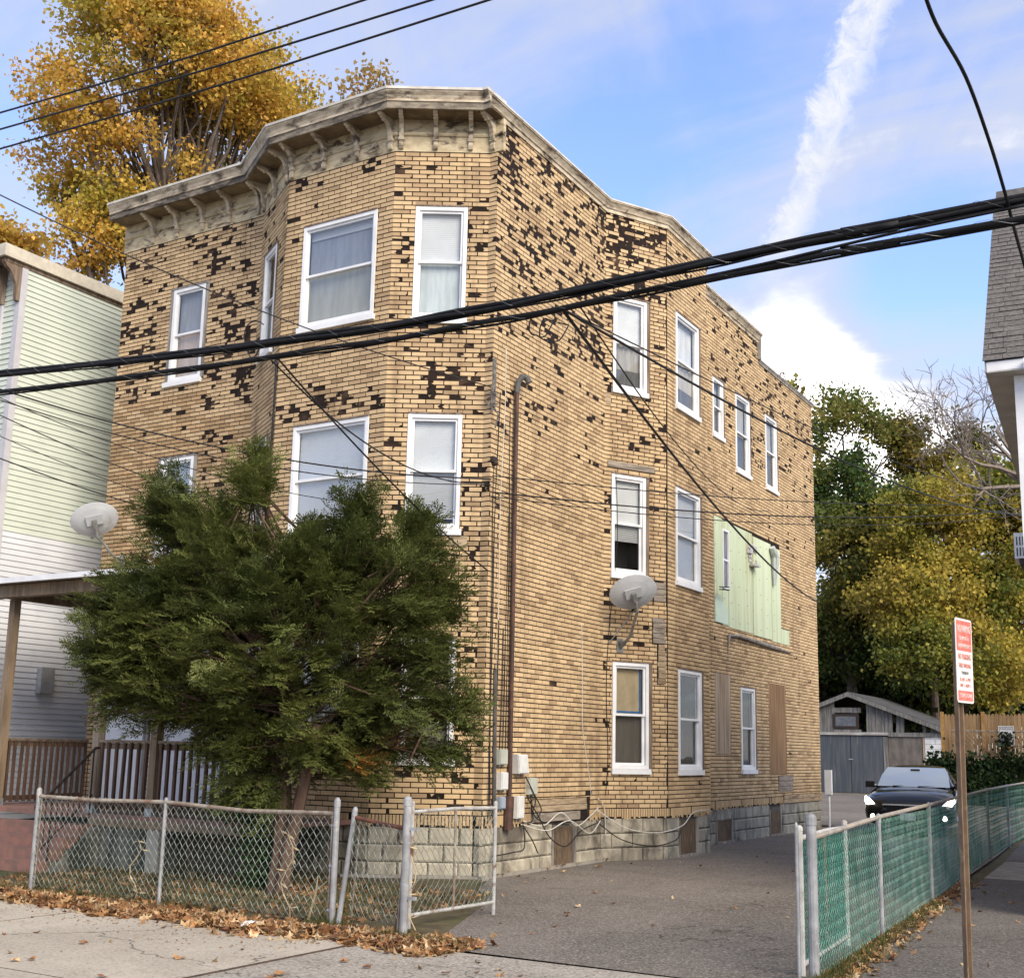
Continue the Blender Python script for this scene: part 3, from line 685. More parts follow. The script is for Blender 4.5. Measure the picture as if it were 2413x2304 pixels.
# carved brackets
def bracket(wk, s, z0=10.215, wd=.062):
    w = WL[wk]; b = MB(); up = np.array([0, 0, 1.])
    prof = [(.02, z0), (.055, z0+.01), (.07, z0+.07), (.05, z0+.10), (.05, z0+.12), (.075, z0+.15), (.085, z0+.22), (.10, z0+.30), (.14, z0+.36), (.20, z0+.395), (.215, z0+.375), (.24, z0+.38), (.25, z0+.405), (.275, z0+.40), (.30, z0+.425), (.325, z0+.42), (.35, z0+.45), (.355, z0+.474), (.02, z0+.474)]
    b.prism([w.P(s-wd/2, z, o) for o, z in prof], w.t*wd, back=True)
    b.v = [tuple(v) for v in b.v]
    b.prism([w.P(s-wd/2-.012, z, o) for o, z in ((.02, z0+.13), (.07, z0+.13), (.07, z0+.17), (.02, z0+.17))], w.t*(wd+.024), back=True)
    b.build('bracket', M_CORN2, house)
for wk, ss in (('AB', (.67, 1.26, 1.86, 2.47, 3.12)), ('BC', (.08, .69, 1.30)), ('CD', (.07, .70, 1.33, 1.95)), ('DE', (.08, .58, 1.09))):
    for s in ss: bracket(wk, s)
bracket('EF', .06)
# narrower cornice along the side, with the back end stepping down
side = [PT[k] for k in 'FGHIJ']+[(0, 11.1)]; side[0] = (0, -.36)
b = MB(); sweep(b, side, [(.006, 10.70), (.03, 10.70), (.03, 10.76), (.05, 10.77), (.06, 10.80), (.10, 10.86), (.115, 10.865), (.115, 10.885), (-.03, 10.885), (-.03, 10.70)]); b.build('side_cornice', M_CORN2, house)
b = MB(); sweep(b, side, [(.125, 10.886), (.125, 10.915), (-.05, 10.93), (-.05, 10.886)]); b.build('cornice_cap', MATS['cap_paint'], house)
back = [(0, 11.1), (0, 15.06)]
b = MB(); sweep(b, back, [(.006, 10.24), (.03, 10.24), (.03, 10.27), (.06, 10.32), (.06, 10.335), (-.03, 10.335), (-.03, 10.24)]); b.box(-.02, .08, 11.06, 11.12, 10.33, 10.88); b.build('side_cornice', M_GREYWOOD, house)

# ------------------------------------------------------------------ foundation of rock-faced block
M_BLOCK = mat('foundation_block', (.50, .455, .36), (.35, .32, .25), 4, .95, attr=False, bump=.6, bscale=22, stain=(.12, .105, .085), sscale=1.9, slo=.38, shi=.66, stretch=(1, 1, .6))
M_BLOCKG = mat('foundation_block_grey', (.36, .35, .30), (.24, .23, .20), 4, .95, bump=.6, bscale=22, stain=(.08, .085, .08), sscale=1.3, slo=.47, shi=.66, stretch=(1, 1, .6))
foundation = house
bw_open = {'FG': [(1.93, 2.66, -.02, .60)], 'HI': [(.45, 1.25, -.02, .585)], 'JK': [(8.31-JO, 9.17-JO, -.02, .53), (11.34-JO, 12.09-JO, -.02, .535)]}
nb = 0
fwall = {}
for wk in ('BC', 'CD', 'DE', 'EF', 'FG', 'GH', 'HI', 'IJ', 'JK'):
    w = WL[wk]; b = MB(); b.face([w.P(0, -.05, -.035), w.P(w.L, -.05, -.035), w.P(w.L, .72, -.035), w.P(0, .72, -.035)])
    b.face([w.P(0, .64, -.04), w.P(w.L, .64, -.04), w.P(w.L, .64, 0), w.P(0, .64, 0)])
    fwall[wk] = b.build('foundation', mat('foundation_mortar', (.14, .13, .115), (.09, .085, .075), 10, .95), house)
    ops = bw_open.get(wk, [])
    for r in range(3):
        z0, z1 = -.02+r*.22, -.02+(r+1)*.22-.012
        if r == 2: z1 = .645
        u = -.2*(r % 2)
        while u < w.L:
            a, c = max(u+.006, 0.0), min(u+.40-.006, w.L); u += .40
            segs = [(a, c)]
            for (p, q, e, f) in ops:
                if e < (z0+z1)/2 < f: segs = [y for x in segs for y in ((x[0], min(x[1], p)), (max(x[0], q), x[1])) if y[1]-y[0] > .03]
            for (a, c) in segs:
                if c-a < .04: continue
                bb = MB(); m_ = .022; dd = random.uniform(.012, .026)
                f_ = [w.P(a+m_, z0+m_, -.02+dd), w.P(c-m_, z0+m_, -.02+dd), w.P(c-m_, z1-m_, -.02+dd), w.P(a+m_, z1-m_, -.02+dd)]
                o_ = [w.P(a, z0, -.018), w.P(c, z0, -.018), w.P(c, z1, -.018), w.P(a, z1, -.018)]; i_ = [w.P(a, z0, -.05), w.P(c, z0, -.05), w.P(c, z1, -.05), w.P(a, z1, -.05)]
                bb.face(f_)
                for j in range(4):
                    j2 = (j+1) % 4; bb.face([o_[j], o_[j2], f_[j2], f_[j]]); bb.face([i_[j], i_[j2], o_[j2], o_[j]])
                bb.build('foundation_block', M_BLOCKG if wk in ('HI', 'IJ', 'JK') else M_BLOCK, fwall[wk]); nb += 1
    for (p, q, e, f) in ops:
        wboard(w, p+.03, q-.03, 0.03, f-.03, mat('cellar_board', (.16, .115, .075), (.09, .065, .045), 10, .95, bump=.5, bscale=40, stretch=(2, 2, .5)), off=-.034, th=.01, par=fwall[wk], name='cellar_board')
        bb = MB(); bb.obox(w.P(p-.02, -.01, -.02), w.t*(q-p+.04), (0, 0, .045), w.n*.07); bb.build('cellar_sill', M_GREYWOOD, fwall[wk])
        for a_, c_ in ((p, .03), (q-.05, .05)): bb = MB(); bb.obox(w.P(a_, .0, -.03), w.t*c_, (0, 0, f), w.n*.04); bb.build('cellar_frame', M_GREYWOOD, fwall[wk])
b = MB(); w = WL['FG']; b.obox((-.1, -.05, -.02), (.16, 0, 0), (0, 3.5, 0), (0, 0, .06)); b.obox((-1.5, -1.0, -.02), (1.5, .95, 0), (-.04, .1, 0), (0, 0, .06)); b.build('footing_curb', M_CONC, house)
# ================================================================== PORCH
M_PW = mat('porch_timber', (.27, .20, .13), (.16, .115, .075), 10, .9, bump=.4, bscale=40, stretch=(1, 1, .12), stain=(.33, .29, .23), sscale=2.2, slo=.5, shi=.75)
M_PWD = mat('porch_timber_dark', (.13, .075, .05), (.075, .048, .034), 12, .9, bump=.3, bscale=40, stretch=(1, 1, .15))
M_REDC = mat('red_painted_concrete', (.30, .155, .12), (.20, .125, .10), 5, .9, bump=.4, bscale=50, stain=(.27, .24, .20), sscale=1.6, slo=.55, shi=.72)
M_STAINC = mat('stained_concrete', (.22, .21, .175), (.12, .12, .10), 3, .95, bump=.4, bscale=40, stain=(.05, .055, .045), sscale=1.5, slo=.45, shi=.65, stretch=(1.6, 1.6, .35))
DZ = .71
porch = thing('front_porch', (-4.6, -2.2, 0), 'weathered timber entrance porch with flat roof on square posts left of the yew', 'porch')
def bxo(name, x0, x1, y0, y1, z0, z1, m, par, **k):
    b = MB(); b.box(x0, x1, y0, y1, z0, z1); return b.build(name, m, par, **k)
bxo('deck', -7.7, -1.55, -2.32, -.06, DZ-.06, DZ, M_REDC, porch)
bxo('deck_fascia', -4.72, -1.55, -2.36, -2.322, DZ-.16, DZ-.062, M_PW, porch)
for (px_, py_) in ((-7.08, -2.06), (-4.77, -2.26), (-3.65, -2.26), (-1.62, -2.26)):
    p = bxo('post', px_-.058, px_+.058, py_-.058, py_+.058, DZ+.012, 3.72, M_PW, porch)
    bxo('post_foot', px_-.066, px_+.066, py_-.066, py_+.066, DZ, DZ+.10, mat('galvanised', (.42, .44, .45), (.30, .31, .32), 8, .5, metal=.55), p)
bxo('beam', -7.75, -1.5, -2.35, -2.20, 3.722, 3.90, M_PW, porch); bxo('beam', -7.12, -6.98, -2.199, -.03, 3.722, 3.88, M_PW, porch)
b = MB(); b.prism([(-7.95, -2.52, 3.905), (-1.35, -2.52, 3.905), (-1.35, -.03, 4.05), (-7.95, -.03, 4.05)], (0, 0, .05), back=True); b.build('porch_roof', mat('porch_roofing', (.40, .37, .33), (.28, .25, .22), 6, .8), porch)
b = MB(); b.box(-7.9, -1.4, -2.195, -.06, 3.885, 3.90); b.build('ceiling', mat('dark_porch_ceiling', (.03, .024, .02), (.05, .04, .03), 6, .9), porch)  # near-black sheet added; the shadow under the roof is put into its colour
bxo('drip_edge', -7.97, -1.33, -2.545, -2.522, 3.90, 3.975, M_WHITE, porch)
# railings
bal = None
def railing(a, c, n):
    global bal
    a, c = np.array(a, float), np.array(c, float); t = c-a; L = np.linalg.norm(t); t /= L; nn = np.array([t[1], -t[0], 0])
    b = MB(); b.obox(a-nn*.045+np.array([0, 0, .93]), t*L, nn*.09, (0, 0, .04)); rl = b.build('top_rail', M_PW, porch)
    b = MB(); b.obox(a-nn*.02+np.array([0, 0, .85]), t*L, nn*.04, (0, 0, .078)); b.build('rail_band', M_PW, porch)
    b = MB(); b.obox(a-nn*.02+np.array([0, 0, .06]), t*L, nn*.04, (0, 0, .07)); b.build('bottom_rail', M_PWD, porch)
    for i in range(n):
        p = a+t*L*(i+.5)/n+nn*.041
        if bal is None:
            b = MB(); b.box(-.019, .019, -.019, .019, .0, .90); b.v = [tuple(np.array(v)+np.array(ORIGIN[porch.name])) for v in b.v]
            o = b.build('baluster', M_PWD, porch); bal = o.data; o.location = p+np.array([0, 0, .04])-np.array(porch.location)
        else: shared('baluster', bal, porch, p+np.array([0, 0, .04])-np.array(porch.location), rot=(random.uniform(-.012, .012), random.uniform(-.012, .012), 0))
railing((-7.12, -2.0, DZ), (-7.62, -.08, DZ), 14)
railing((-4.70, -2.26, DZ), (-3.72, -2.26, DZ), 7); railing((-3.58, -2.26, DZ), (-1.68, -2.26, DZ), 14)
# white door and the white clad wall below the porch roof
M_WSID = mat('white_clapboard', (.74, .75, .76), (.66, .67, .68), 2.5, .6)
door = bxo('door', -7.26, -6.36, -.045, -.012, DZ+.02, 2.86, mat('white_door', (.76, .77, .77), (.7, .71, .71), 2, .5), house)
for (x0, x1, z0, z1) in ((-7.16, -6.85, 2.05, 2.70), (-6.77, -6.46, 2.05, 2.70), (-7.16, -6.85, .95, 1.85), (-6.77, -6.46, .95, 1.85)):
    b = MB(); 
    for (p, q, e, f) in ((x0, x1, z0, z0+.03), (x0, x1, z1-.03, z1), (x0, x0+.03, z0+.03, z1-.03), (x1-.03, x1, z0+.03, z1-.03)): b.box(p, q, -.055, -.046, e, f)
    b.build('door_moulding', MATS['white_door'], door)
b = MB(); b.lathe((-6.44, -.046, 1.62), (0, -1, 0), [(0, .02), (.03, .02), (.04, .035), (.07, .03), (.075, 0)], 10); b.build('handle', mat('brass', (.45, .33, .12), None, rough=.35, metal=1), door)
for (x0, x1, z0, z1) in ((-7.38, -7.262, DZ, 2.98), (-6.358, -6.24, DZ, 2.98), (-7.26, -6.36, 2.862, 2.98)): bxo('door_casing', x0, x1, -.05, -.012, z0, z1, M_GREYWOOD, house)
for i in range(21):
    z = DZ+.02+i*.115; b = MB(); b.prism([(-6.20, -.012, z), (-4.52, -.012, z), (-4.52, -.012, z+.115), (-6.20, -.012, z+.115)], (0, -.012, 0)); 
    b.v = [(x, y-(.010 if zz < z+.02 and y < -.02 else 0), zz) for x, y, zz in b.v]; b.build('siding_board', M_WSID, house)
    w_ = WL['BC']; b = MB(); q = [w_.P(.03, z, .012), w_.P(w_.L, z, .012), w_.P(w_.L, z+.115, .012), w_.P(.03, z+.115, .012)]; b.prism(q, w_.n*.012); b.build('siding_board', M_WSID, house)
# concrete stoop and steps
stoop = thing('concrete_stoop', (-5.0, -2.9, 0), 'red painted concrete steps with stained grey stoop below the porch', 'steps')
for i in range(4):
    z1 = DZ-.142*(i+1); y1 = -2.36-.22*i
    b = MB(); b.box(-7.2, -4.62, y1-.24, y1-.001 if i else -2.34, z1-.15, z1-.002); b.build('step', M_REDC, stoop)
    bxo('riser', -7.18, -4.64, y1-.20, y1-.02, 0.0-.1, z1-.152, M_STAINC, stoop)
b = MB(); b.prism([(-4.61, -2.33, -.05), (-4.61, -3.10, -.05), (-4.61, -2.85, .16), (-4.61, -2.62, .36), (-4.61, -2.45, .52), (-4.61, -2.33, .54)][::-1], (.09, 0, 0), back=True); b.build('stringer', M_STAINC, stoop)
bxo('stoop_block', -4.60, -3.45, -2.30, -.1, -.1, DZ-.165, M_STAINC, stoop)
bxo('stoop_pier', -3.62, -3.40, -2.345, -2.302, -.1, DZ-.165, mat('lime_washed', (.42, .40, .34), (.26, .25, .2), 4, .95, stretch=(2, 2, .4), stain=(.1, .1, .085), sscale=2, slo=.55, shi=.75), stoop)
for i in range(14): bxo('under_deck_board', -3.38+i*.13, -3.38+i*.13+.122, -2.02, -2.0, -.05, DZ-.17, mat('mossy_board', (.10, .075, .045), (.055, .05, .03), 6, .95, stretch=(2, 2, .3), stain=(.17, .12, .07), sscale=3, slo=.5, shi=.75), porch)  # dark brown and olive boards below the deck
M_IRON = mat('dark_iron', (.03, .025, .022), (.07, .05, .04), 30, .6, metal=.4)
hr = thing('stair_handrail', (-4.75, -2.9, 0), 'thin rusty iron handrail running down beside the red steps', 'handrail')
b = MB(); p0, p1 = np.array([-4.72, -2.34, DZ+.86]), np.array([-4.58, -3.20, .92])
b.tube([p0+np.array([0, .1, 0]), p0, p1, p1+np.array([0, -.10, -.02]), p1+np.array([0, -.13, -.10]), p1+np.array([0, -.10, -.18])], .018, 6); b.build('top_rail', M_IRON, hr)
b = MB(); b.tube([p0+np.array([0, 0, -.62]), p1+np.array([0, 0, -.62])], .012, 6); b.build('bottom_rail', M_IRON, hr)
for i in range(9):
    q = p0+(p1-p0)*(i+.3)/8.6; full = i in (0, 7); b = MB(); b.tube([q, (q[0], q[1], .14) if i == 7 else q-np.array([0, 0, .62 if i else .86])], .012 if full else .0075, 6); b.build('baluster', M_IRON, hr)

# ================================================================== CHAIN LINK FENCES
M_GALV = mat('galvanised', (.42, .44, .45), None)
M_GALVW = mat('galvanised_wire', (.30, .34, .31), (.19, .23, .20), 6, .6, metal=.1)
M_RUSTP = mat('rusty_rail', (.20, .15, .11), (.34, .31, .26), 9, .75, stain=(.16, .075, .04), sscale=3, slo=.5, shi=.7)
M_RUST = mat('rust_red', (.17, .065, .038), (.10, .05, .035), 12, .85)
M_POST = mat('weathered_galvanised', (.34, .345, .35), (.23, .235, .24), 7, .55, metal=.15, stain=(.54, .53, .50), sscale=4, slo=.55, shi=.75)
M_GWIRE = mat('green_vinyl_wire', (.03, .17, .12), (.07, .25, .19), 4, .55)
M_GWIRE2 = mat('faded_green_wire', (.22, .36, .30), (.06, .21, .155), 3, .55)
def chain_mesh(mb, a, c, z0, z1, pw, ph, r, wob=.006, n=3, zf=None):
    a, c = np.array([*a, 0.]), np.array([*c, 0.]); t = c-a; L = np.linalg.norm(t); t /= L; nn = np.array([t[1], -t[0], 0])
    nw = int(L/(pw/2)); ns = int((z1-z0)/(ph/2))
    for k in range(nw):
        pts = []
        for j in range(ns+1):
            u = (k+((j+k) % 2))*pw/2; z = z0+j*ph/2
            pts.append(a+t*(u+wob*math.sin(z*3+k*.05))+nn*(.004*(1 if (j % 2) else -1)+.012*math.sin(u*1.7+z*2.1))+np.array([0, 0, z+(zf(u) if zf else 0)]))
        mb.tube(pts, r, n, cap=False)
def post(mb, p, h, r, cap=True, top=None, n=12):
    p = np.array(p, float); top = p+np.array([0, 0, h]) if top is None else np.array(top, float); ax = top-p; L = np.linalg.norm(ax); ax /= L
    pr = [(-.05, r), (L-.09, r)]+([(L-.088, r*1.12), (L-.03, r*1.12), (L-.028, r*1.02), (L-.012, r*.8), (L-.002, r*.4), (L, .001)] if cap else [(L, r), (L, .001)])
    mb.lathe(p, ax, pr, n)
def band(mb, p, ax, r, h=.022): mb.lathe(np.array(p)-np.array(ax)*h/2, ax, [(0, r*.9), (0, r), (h, r), (h, r*.9)], 10)
ff = thing('chain_link_fence', (-1.0, -4.4, 0), 'low rusty chain link fence along the leaf strewn front yard', 'fence')
fp = [(-3.16, -4.41), (-1.19, -4.36), (1.21, -4.48)]
for i, (p, h, r) in enumerate(zip(fp, (1.13, 1.09, 1.18), (.027, .021, .029))):
    b = MB(); post(b, (*p, 0), h, r); o = b.build('post', M_POST, ff, smooth=False)
    if i != 1:
        for z in (.15, .55, .92): b = MB(); band(b, (*p, z), (0, 0, 1), r*1.16); b.obox((p[0]-.01+(.02 if i == 0 else -.05), p[1]-.012, z-.011), (.045, 0, 0), (0, .024, 0), (0, 0, .022)); b.build('tension_band', M_POST, o)
b = MB(); b.tube([(-3.14, -4.41, 1.03), (-2.2, -4.40, 1.02), (-1.19, -4.36, 1.04), (0, -4.41, 1.0), (1.19, -4.47, 1.03)], .021, 8); b.build('top_rail', M_RUSTP, ff)
b = MB(); chain_mesh(b, fp[0], fp[1], .05, 1.05, .088, .10, .0031); chain_mesh(b, fp[1], fp[2], .05, 1.04, .088, .10, .0031)
o = b.build('chain_link_mesh', M_GALVW, ff); o['kind'] = 'stuff'
for p in (fp[0], fp[2]):
    b = MB(); dx = .05 if p is fp[0] else -.055; b.tube([(p[0]+dx, p[1], .04), (p[0]+dx+.005, p[1], 1.06)], .008, 5); b.build('tension_bar', M_RUSTP, ff)
wg = thing('walk_gate', (1.75, -4.6, 0), 'narrow leaning chain link gate with rusty brown top rail', 'gate')
b = MB(); post(b, (1.30, -4.50, .02), 1.1, .024, top=(1.40, -4.44, 1.10)); p_ = b.build('post', M_POST, wg)
for z in (.12, .45, .80, .88): b = MB(); band(b, (1.30+.1*z/1.08, -4.50+.06*z/1.08, z), (.09, .05, .99), .029); b.build('tension_band', M_POST, p_)
b = MB(); b.tube([(1.41, -4.44, 1.0), (1.8, -4.55, .965), (2.17, -4.70, .95)], .02, 8); b.build('top_rail', M_RUST, wg)
b = MB(); chain_mesh(b, (1.40, -4.47), (2.14, -4.69), .12, .98, .088, .10, .0031); o = b.build('chain_link_mesh', M_GALVW, wg); o['kind'] = 'stuff'
b = MB(); b.tube([(2.12, -4.70, .03), (2.17, -4.70, .98)], .008, 5); o = b.build('tension_bar', M_RUSTP, wg); b = MB(); b.tube([(1.42, -4.46, .10), (1.47, -4.45, 1.0)], .008, 5); o = b.build('tension_bar', M_RUSTP, wg)
gp_ = thing('gate_post', (2.21, -4.73, 0), 'stout galvanised post with domed cap at the driveway mouth beside leaves', 'post')
b = MB(); post(b, (2.21, -4.73, 0), 1.235, .036, n=14); po = b.build('pipe', M_POST, gp_, smooth=False)
for z in (.36, .95): b = MB(); band(b, (2.21, -4.73, z), (0, 0, 1), .042, .03); b.obox((2.235, -4.745, z-.014), (.09, .01, 0), (0, .03, 0), (0, 0, .028)); b.build('hinge', M_POST, po)
rp = tag(MB().build('x', M_RUST), '', '') if False else None
b = MB(); b.tube([(2.08, -4.68, .02), (2.17, -4.62, .78)], .017, 7); o = b.build('rusty_pipe', M_RUST, origin=(2.1, -4.65, 0)); tag(o, 'rust red pipe leaning against the stout gate post', 'pipe')
def pipe_gate(name, label, a, c, z0, z1, m, mw, r=.02, pw=.088, ph=.10, mid=True):
    g = thing(name, (*((np.array(a)+np.array(c))/2), 0), label, 'gate')
    for p, h in ((a, z1+.06), (c, z1+.03)):
        b = MB(); b.tube([(*p, z0-.12), (*p, h)], r, 8); b.lathe((*p, h), (0, 0, 1), [(0, r*1.15), (.025, r*1.1), (.04, r*.5), (.042, .001)], 8); b.build('upright', m, g)
    b = MB(); b.tube([(*a, z1), (*((np.array(a)+np.array(c))/2), z1+.012), (*c, z1)], r*.9, 8); b.build('top_rail', m, g)
    b = MB(); b.tube([(*a, z0), (*c, z0)], r*.9, 8); b.build('bottom_rail', m, g)
    if mid:
        q = (np.array(a)+np.array(c))/2; b = MB(); b.tube([(*q, z0), (*q, z1)], r*.7, 6); b.build('brace', M_RUSTP, g)
    b = MB(); chain_mesh(b, a, c, z0, z1+.03, pw, ph, .0031); o = b.build('chain_link_mesh', mw, g); o['kind'] = 'stuff'
    return g
pipe_gate('driveway_gate', 'open pipe framed chain link gate leaf beside the left edge of the driveway', (1.83, -4.12), (1.91, -2.75), .12, 1.06, mat('flaking_white_pipe', (.44, .44, .42), (.33, .32, .30), 9, .6, stain=(.16, .085, .05), sscale=5, slo=.50, shi=.66), M_GALVW)
# right fence with green vinyl mesh
gf = thing('green_fence', (5.2, 3, 0), 'green vinyl chain link fence running back along the right of the driveway', 'fence')
gpts = [(5.77, -4.45), (5.58, -1.71), (5.36, 1.5), (5.07, 5.1), (4.78, 8.75), (4.56, 12.25), (4.40, 16.0), (5.6, 19.5)]
gh = [1.23, 1.13, 1.15, 1.17, 1.19, 1.20, 1.22, 1.2]
for i, (p, h) in enumerate(zip(gpts, gh)):
    r = .040 if i == 0 else .023
    b = MB(); post(b, (*p, 0), h, r, n=12); o = b.build('post', M_POST, gf)
    if i == 0:
        for z in (.25, .62, .98, 1.1): b = MB(); band(b, (*p, z), (0, 0, 1), .045, .02); b.build('tension_band', M_POST, o)
b = MB(); b.tube([(p[0], p[1], h-.035+(-.15 if i == 0 else 0)) for i, (p, h) in enumerate(zip(gpts, gh))], .021, 8); b.build('top_rail', mat('pale_rusty_rail', (.36, .33, .29), (.24, .22, .19), 7, .6, stain=(.42, .33, .22), sscale=1.0, slo=.45, shi=.6), gf)
b = MB(); b2 = MB()
for i in range(len(gpts)-1):
    a, c = gpts[i], gpts[i+1]; L = math.dist(a, c); h0, h1 = gh[i]-.06-(.12 if i == 0 else 0), gh[i+1]-.06
    far = i > 3
    chain_mesh(b, a, c, .02, min(h0, h1)+.02, .088 if not far else .12, .10 if not far else .14, .0025 if not far else .0036, n=3)
    a2 = (a[0]-.02, a[1]); c2 = (c[0]-.02, c[1])
    if i < 1: chain_mesh(b2, a2, c2, .0, min(h0, h1)+.04,   .125, .10, .0017, wob=.03, n=3)
o = b.build('chain_link_mesh', M_GWIRE2, gf); o['kind'] = 'stuff'
o = b2.build('wire_netting', M_GWIRE, gf); o['kind'] = 'stuff'
pipe_gate('white_gate', 'open gate leaf of white flaking pipe folded against the green fence', (5.60, -4.2), (5.46, -2.45), .08, 1.02, mat('limed_white_pipe', (.54, .54, .52), (.40, .39, .37), 8, .6, stain=(.22, .13, .08), sscale=6, slo=.56, shi=.7), M_GWIRE, r=.024, pw=.062, ph=.07)
ip = thing('latch_pole', (5.66, -4.52, 0), 'thin grey pipe strapped to the corner post of the green fence', 'pole')
b = MB(); post(b, (5.67, -4.50, 0), 1.16, .013); o = b.build('pipe', M_POST, ip)
for z in (.3, .78): b = MB(); band(b, (5.67, -4.50, z), (0, 0, 1), .024); b.build('strap', M_RUST, o)
b = MB(); wv = thing('white_stand', (.02, 15.35, 0), 'white painted pipe stand by the far corner of the brick house', 'stand')
b.tube([(.1, 15.3, 0), (.1, 15.3, 1.0)], .03, 8); b.build('pole', M_WHITE, wv); b = MB(); b.box(.02, .18, 15.25, 15.35, .78, 1.35); b.build('plate', M_WHITE, wv)

# ================================================================== NEIGHBOUR HOUSE (left)
nh = thing('clapboard_house', (-13, 4, 0), 'tall flat roofed clapboard house in mint and white left of the brick house', 'house')
XN, YN, TOPN = -9.2, -1.0, 10.0
M_MINT = mat('mint_clapboard', (.56, .61, .535), (.51, .56, .49), 2.0, .6); M_NW = mat('neighbour_white_clapboard', (.62, .64, .68), (.56, .58, .62), 2.0, .55)
b = MB(); b.box(-19, XN-.014, YN+.014, 13, 0, TOPN); b.build('wall', mat('shadow_gap', (.16, .17, .17), None, rough=.9), nh)
ex = .098
def clap(mb, p0, p1, n, z, m=0):
    p0, p1, n = np.array(p0), np.array(p1), np.array(n)
    # wedge shaped board: thick lower edge
    q = [p0+n*.018, p1+n*.018, p1+n*.003, p0+n*.003]
    a, b_, c, d = (*(p0+n*.018)[:2], z), (*(p1+n*.018)[:2], z), (*(p1+n*.003)[:2], z+ex), (*(p0+n*.003)[:2], z+ex)
    mb.face([a, b_, c, d]); mb.face([(*(p0)[:2], z+.001), (*(p1)[:2], z+.001), b_, a])
me_w = {}
i = 0; z = .35
while z < TOPN-.18:
    mm = M_MINT if z > 5.06 else M_NW
    for kk, (p0, p1, n) in {'s': ((XN, YN+.10, 0), (XN, 13, 0), (1, 0, 0)), 'f': ((-19, YN, 0), (XN-.10, YN, 0), (0, -1, 0))}.items():
        if (kk, mm.name) not in me_w:
            b = MB(); clap(b, p0, p1, n, 0); b.v = [tuple(np.array(v)+np.array(ORIGIN[nh.name])) for v in b.v]; o = b.build('siding_board', mm, nh); me_w[(kk, mm.name)] = o.data
            o.location = np.array([0, 0, z])-np.array(ORIGIN[nh.name])
        else: shared('siding_board', me_w[(kk, mm.name)], nh, np.array([0, 0, z])-np.array(ORIGIN[nh.name]), rot=(0, 0, random.uniform(-.0002, .0002)))
    z += ex
bxo('corner_board', XN-.10, XN+.024, YN-.024, YN+.10, .2, TOPN-.1, mat('grey_trim', (.50, .50, .53), (.44, .44, .47), 4, .6), nh)
bxo('frieze_band', XN+.001, XN+.03, YN-.35, 13, TOPN-.17, TOPN-.10, M_CASE, nh)
bxo('cornice', XN-.2, XN+.09, YN-.45, 13, TOPN-.10, TOPN+.12, mat('cream_trim', (.60, .55, .45), (.48, .44, .36), 5, .7, stain=(.30, .26, .2), sscale=3, slo=.6, shi=.8), nh)
bxo('cornice', -19, XN-.201, YN-.45, YN+.2, TOPN-.06, TOPN+.16, mat('blue_grey_trim', (.50, .54, .56), (.42, .45, .47), 4, .6), nh)
b = MB(); b.box(-19, XN-.001, YN-.4, YN-.02, TOPN-.12, TOPN-.061); b.build('soffit', M_CASE, nh)
for xx in (XN-.02, XN-.42):
    b = MB(); z0 = TOPN-.80; prof = [(.0, z0), (.06, z0), (.08, z0+.15), (.10, z0+.3), (.2, z0+.48), (.3, z0+.55), (.36, z0+.62), (.36, z0+.69), (0, z0+.69)]
    b.prism([(xx-.04, YN-.03-o_, z_) for o_, z_ in prof], (.08, 0, 0), back=True); b.build('bracket', M_CASE, nh)
fr = bxo('window', -11.0, -9.62, YN-.05, YN+.02, 6.9, 8.55, M_WHITE, nh); bxo('pane', -10.93, -9.69, YN-.056, YN-.051, 6.97, 8.48, M_GLASS, fr); bxo('shade', -10.93, -9.69, YN-.0505, YN-.0502, 6.97, 8.48, M_DARKROOM, fr)
bxo('downspout', XN-.46, XN-.40, YN-.06, YN-.0, 0.3, TOPN-.7, MATS['grey_trim'], nh)
b = MB(); b.box(-9.18, -9.05, .05, .32, 2.45, 2.9); o = b.build('meter_box', mat('grey_box', (.35, .36, .36), (.28, .28, .28), 5, .6), origin=(-9.1, .2, 2.4)); tag(o, 'small grey meter box on white clapboards behind the porch post', 'meter box')

# ================================================================== HOUSE ON THE RIGHT
rh = thing('shingled_house', (9.5, 3.5, 0), 'white sided house with grey shingle roof at the right edge', 'house')
th = math.radians(5); TY = np.array([-math.sin(th), math.cos(th), 0]); TX = np.array([math.cos(th), math.sin(th), 0])
E0 = np.array([6.40, .56, 6.20]); up = np.array([0, 0, 1.])
C0 = np.array([6.69, .80, 0])
M_RSID = mat('ivory_vinyl', (.68, .68, .66), (.6, .6, .58), 2, .6)
b = MB(); b.obox(C0, TX*9, TY*10, up*6.3); b.build('wall', M_RSID, rh)
b = MB(); b.obox(C0-TX*.012-TY*.03, TX*.11, TY*.029, up*6.05); b.build('corner_board', M_WHITE, rh)
for i in range(50):
    b = MB(); z = .4+i*.115; o_ = C0+TX*.105-TY*.002+up*z; b.face([o_-TY*.018, o_-TY*.018+TX*8.9, o_+TX*8.9+up*.113, o_+up*.113]); b.face([o_, o_+TX*8.9, o_+TX*8.9-TY*.018, o_-TY*.018]); b.build('siding_board', M_RSID, rh)
b = MB(); b.obox(E0-up*.13, TX*9.3, TY*.02, up*.12); b.build('fascia', M_WHITE, rh)
b = MB(); b.obox(E0-up*.13, TX*.02, TY*10.2, up*.12); b.build('fascia', mat('soffit_cream', (.46, .44, .40), (.38, .36, .33), 3, .8), rh)
b = MB(); b.obox(E0-up*.14+TX*.021, TX*.30, TY*10.2, up*.02); b.obox(E0-up*.145+TX*.32, TX*9, TY*.28, up*.02); b.build('soffit', mat('soffit_cream', None), rh)
b = MB()
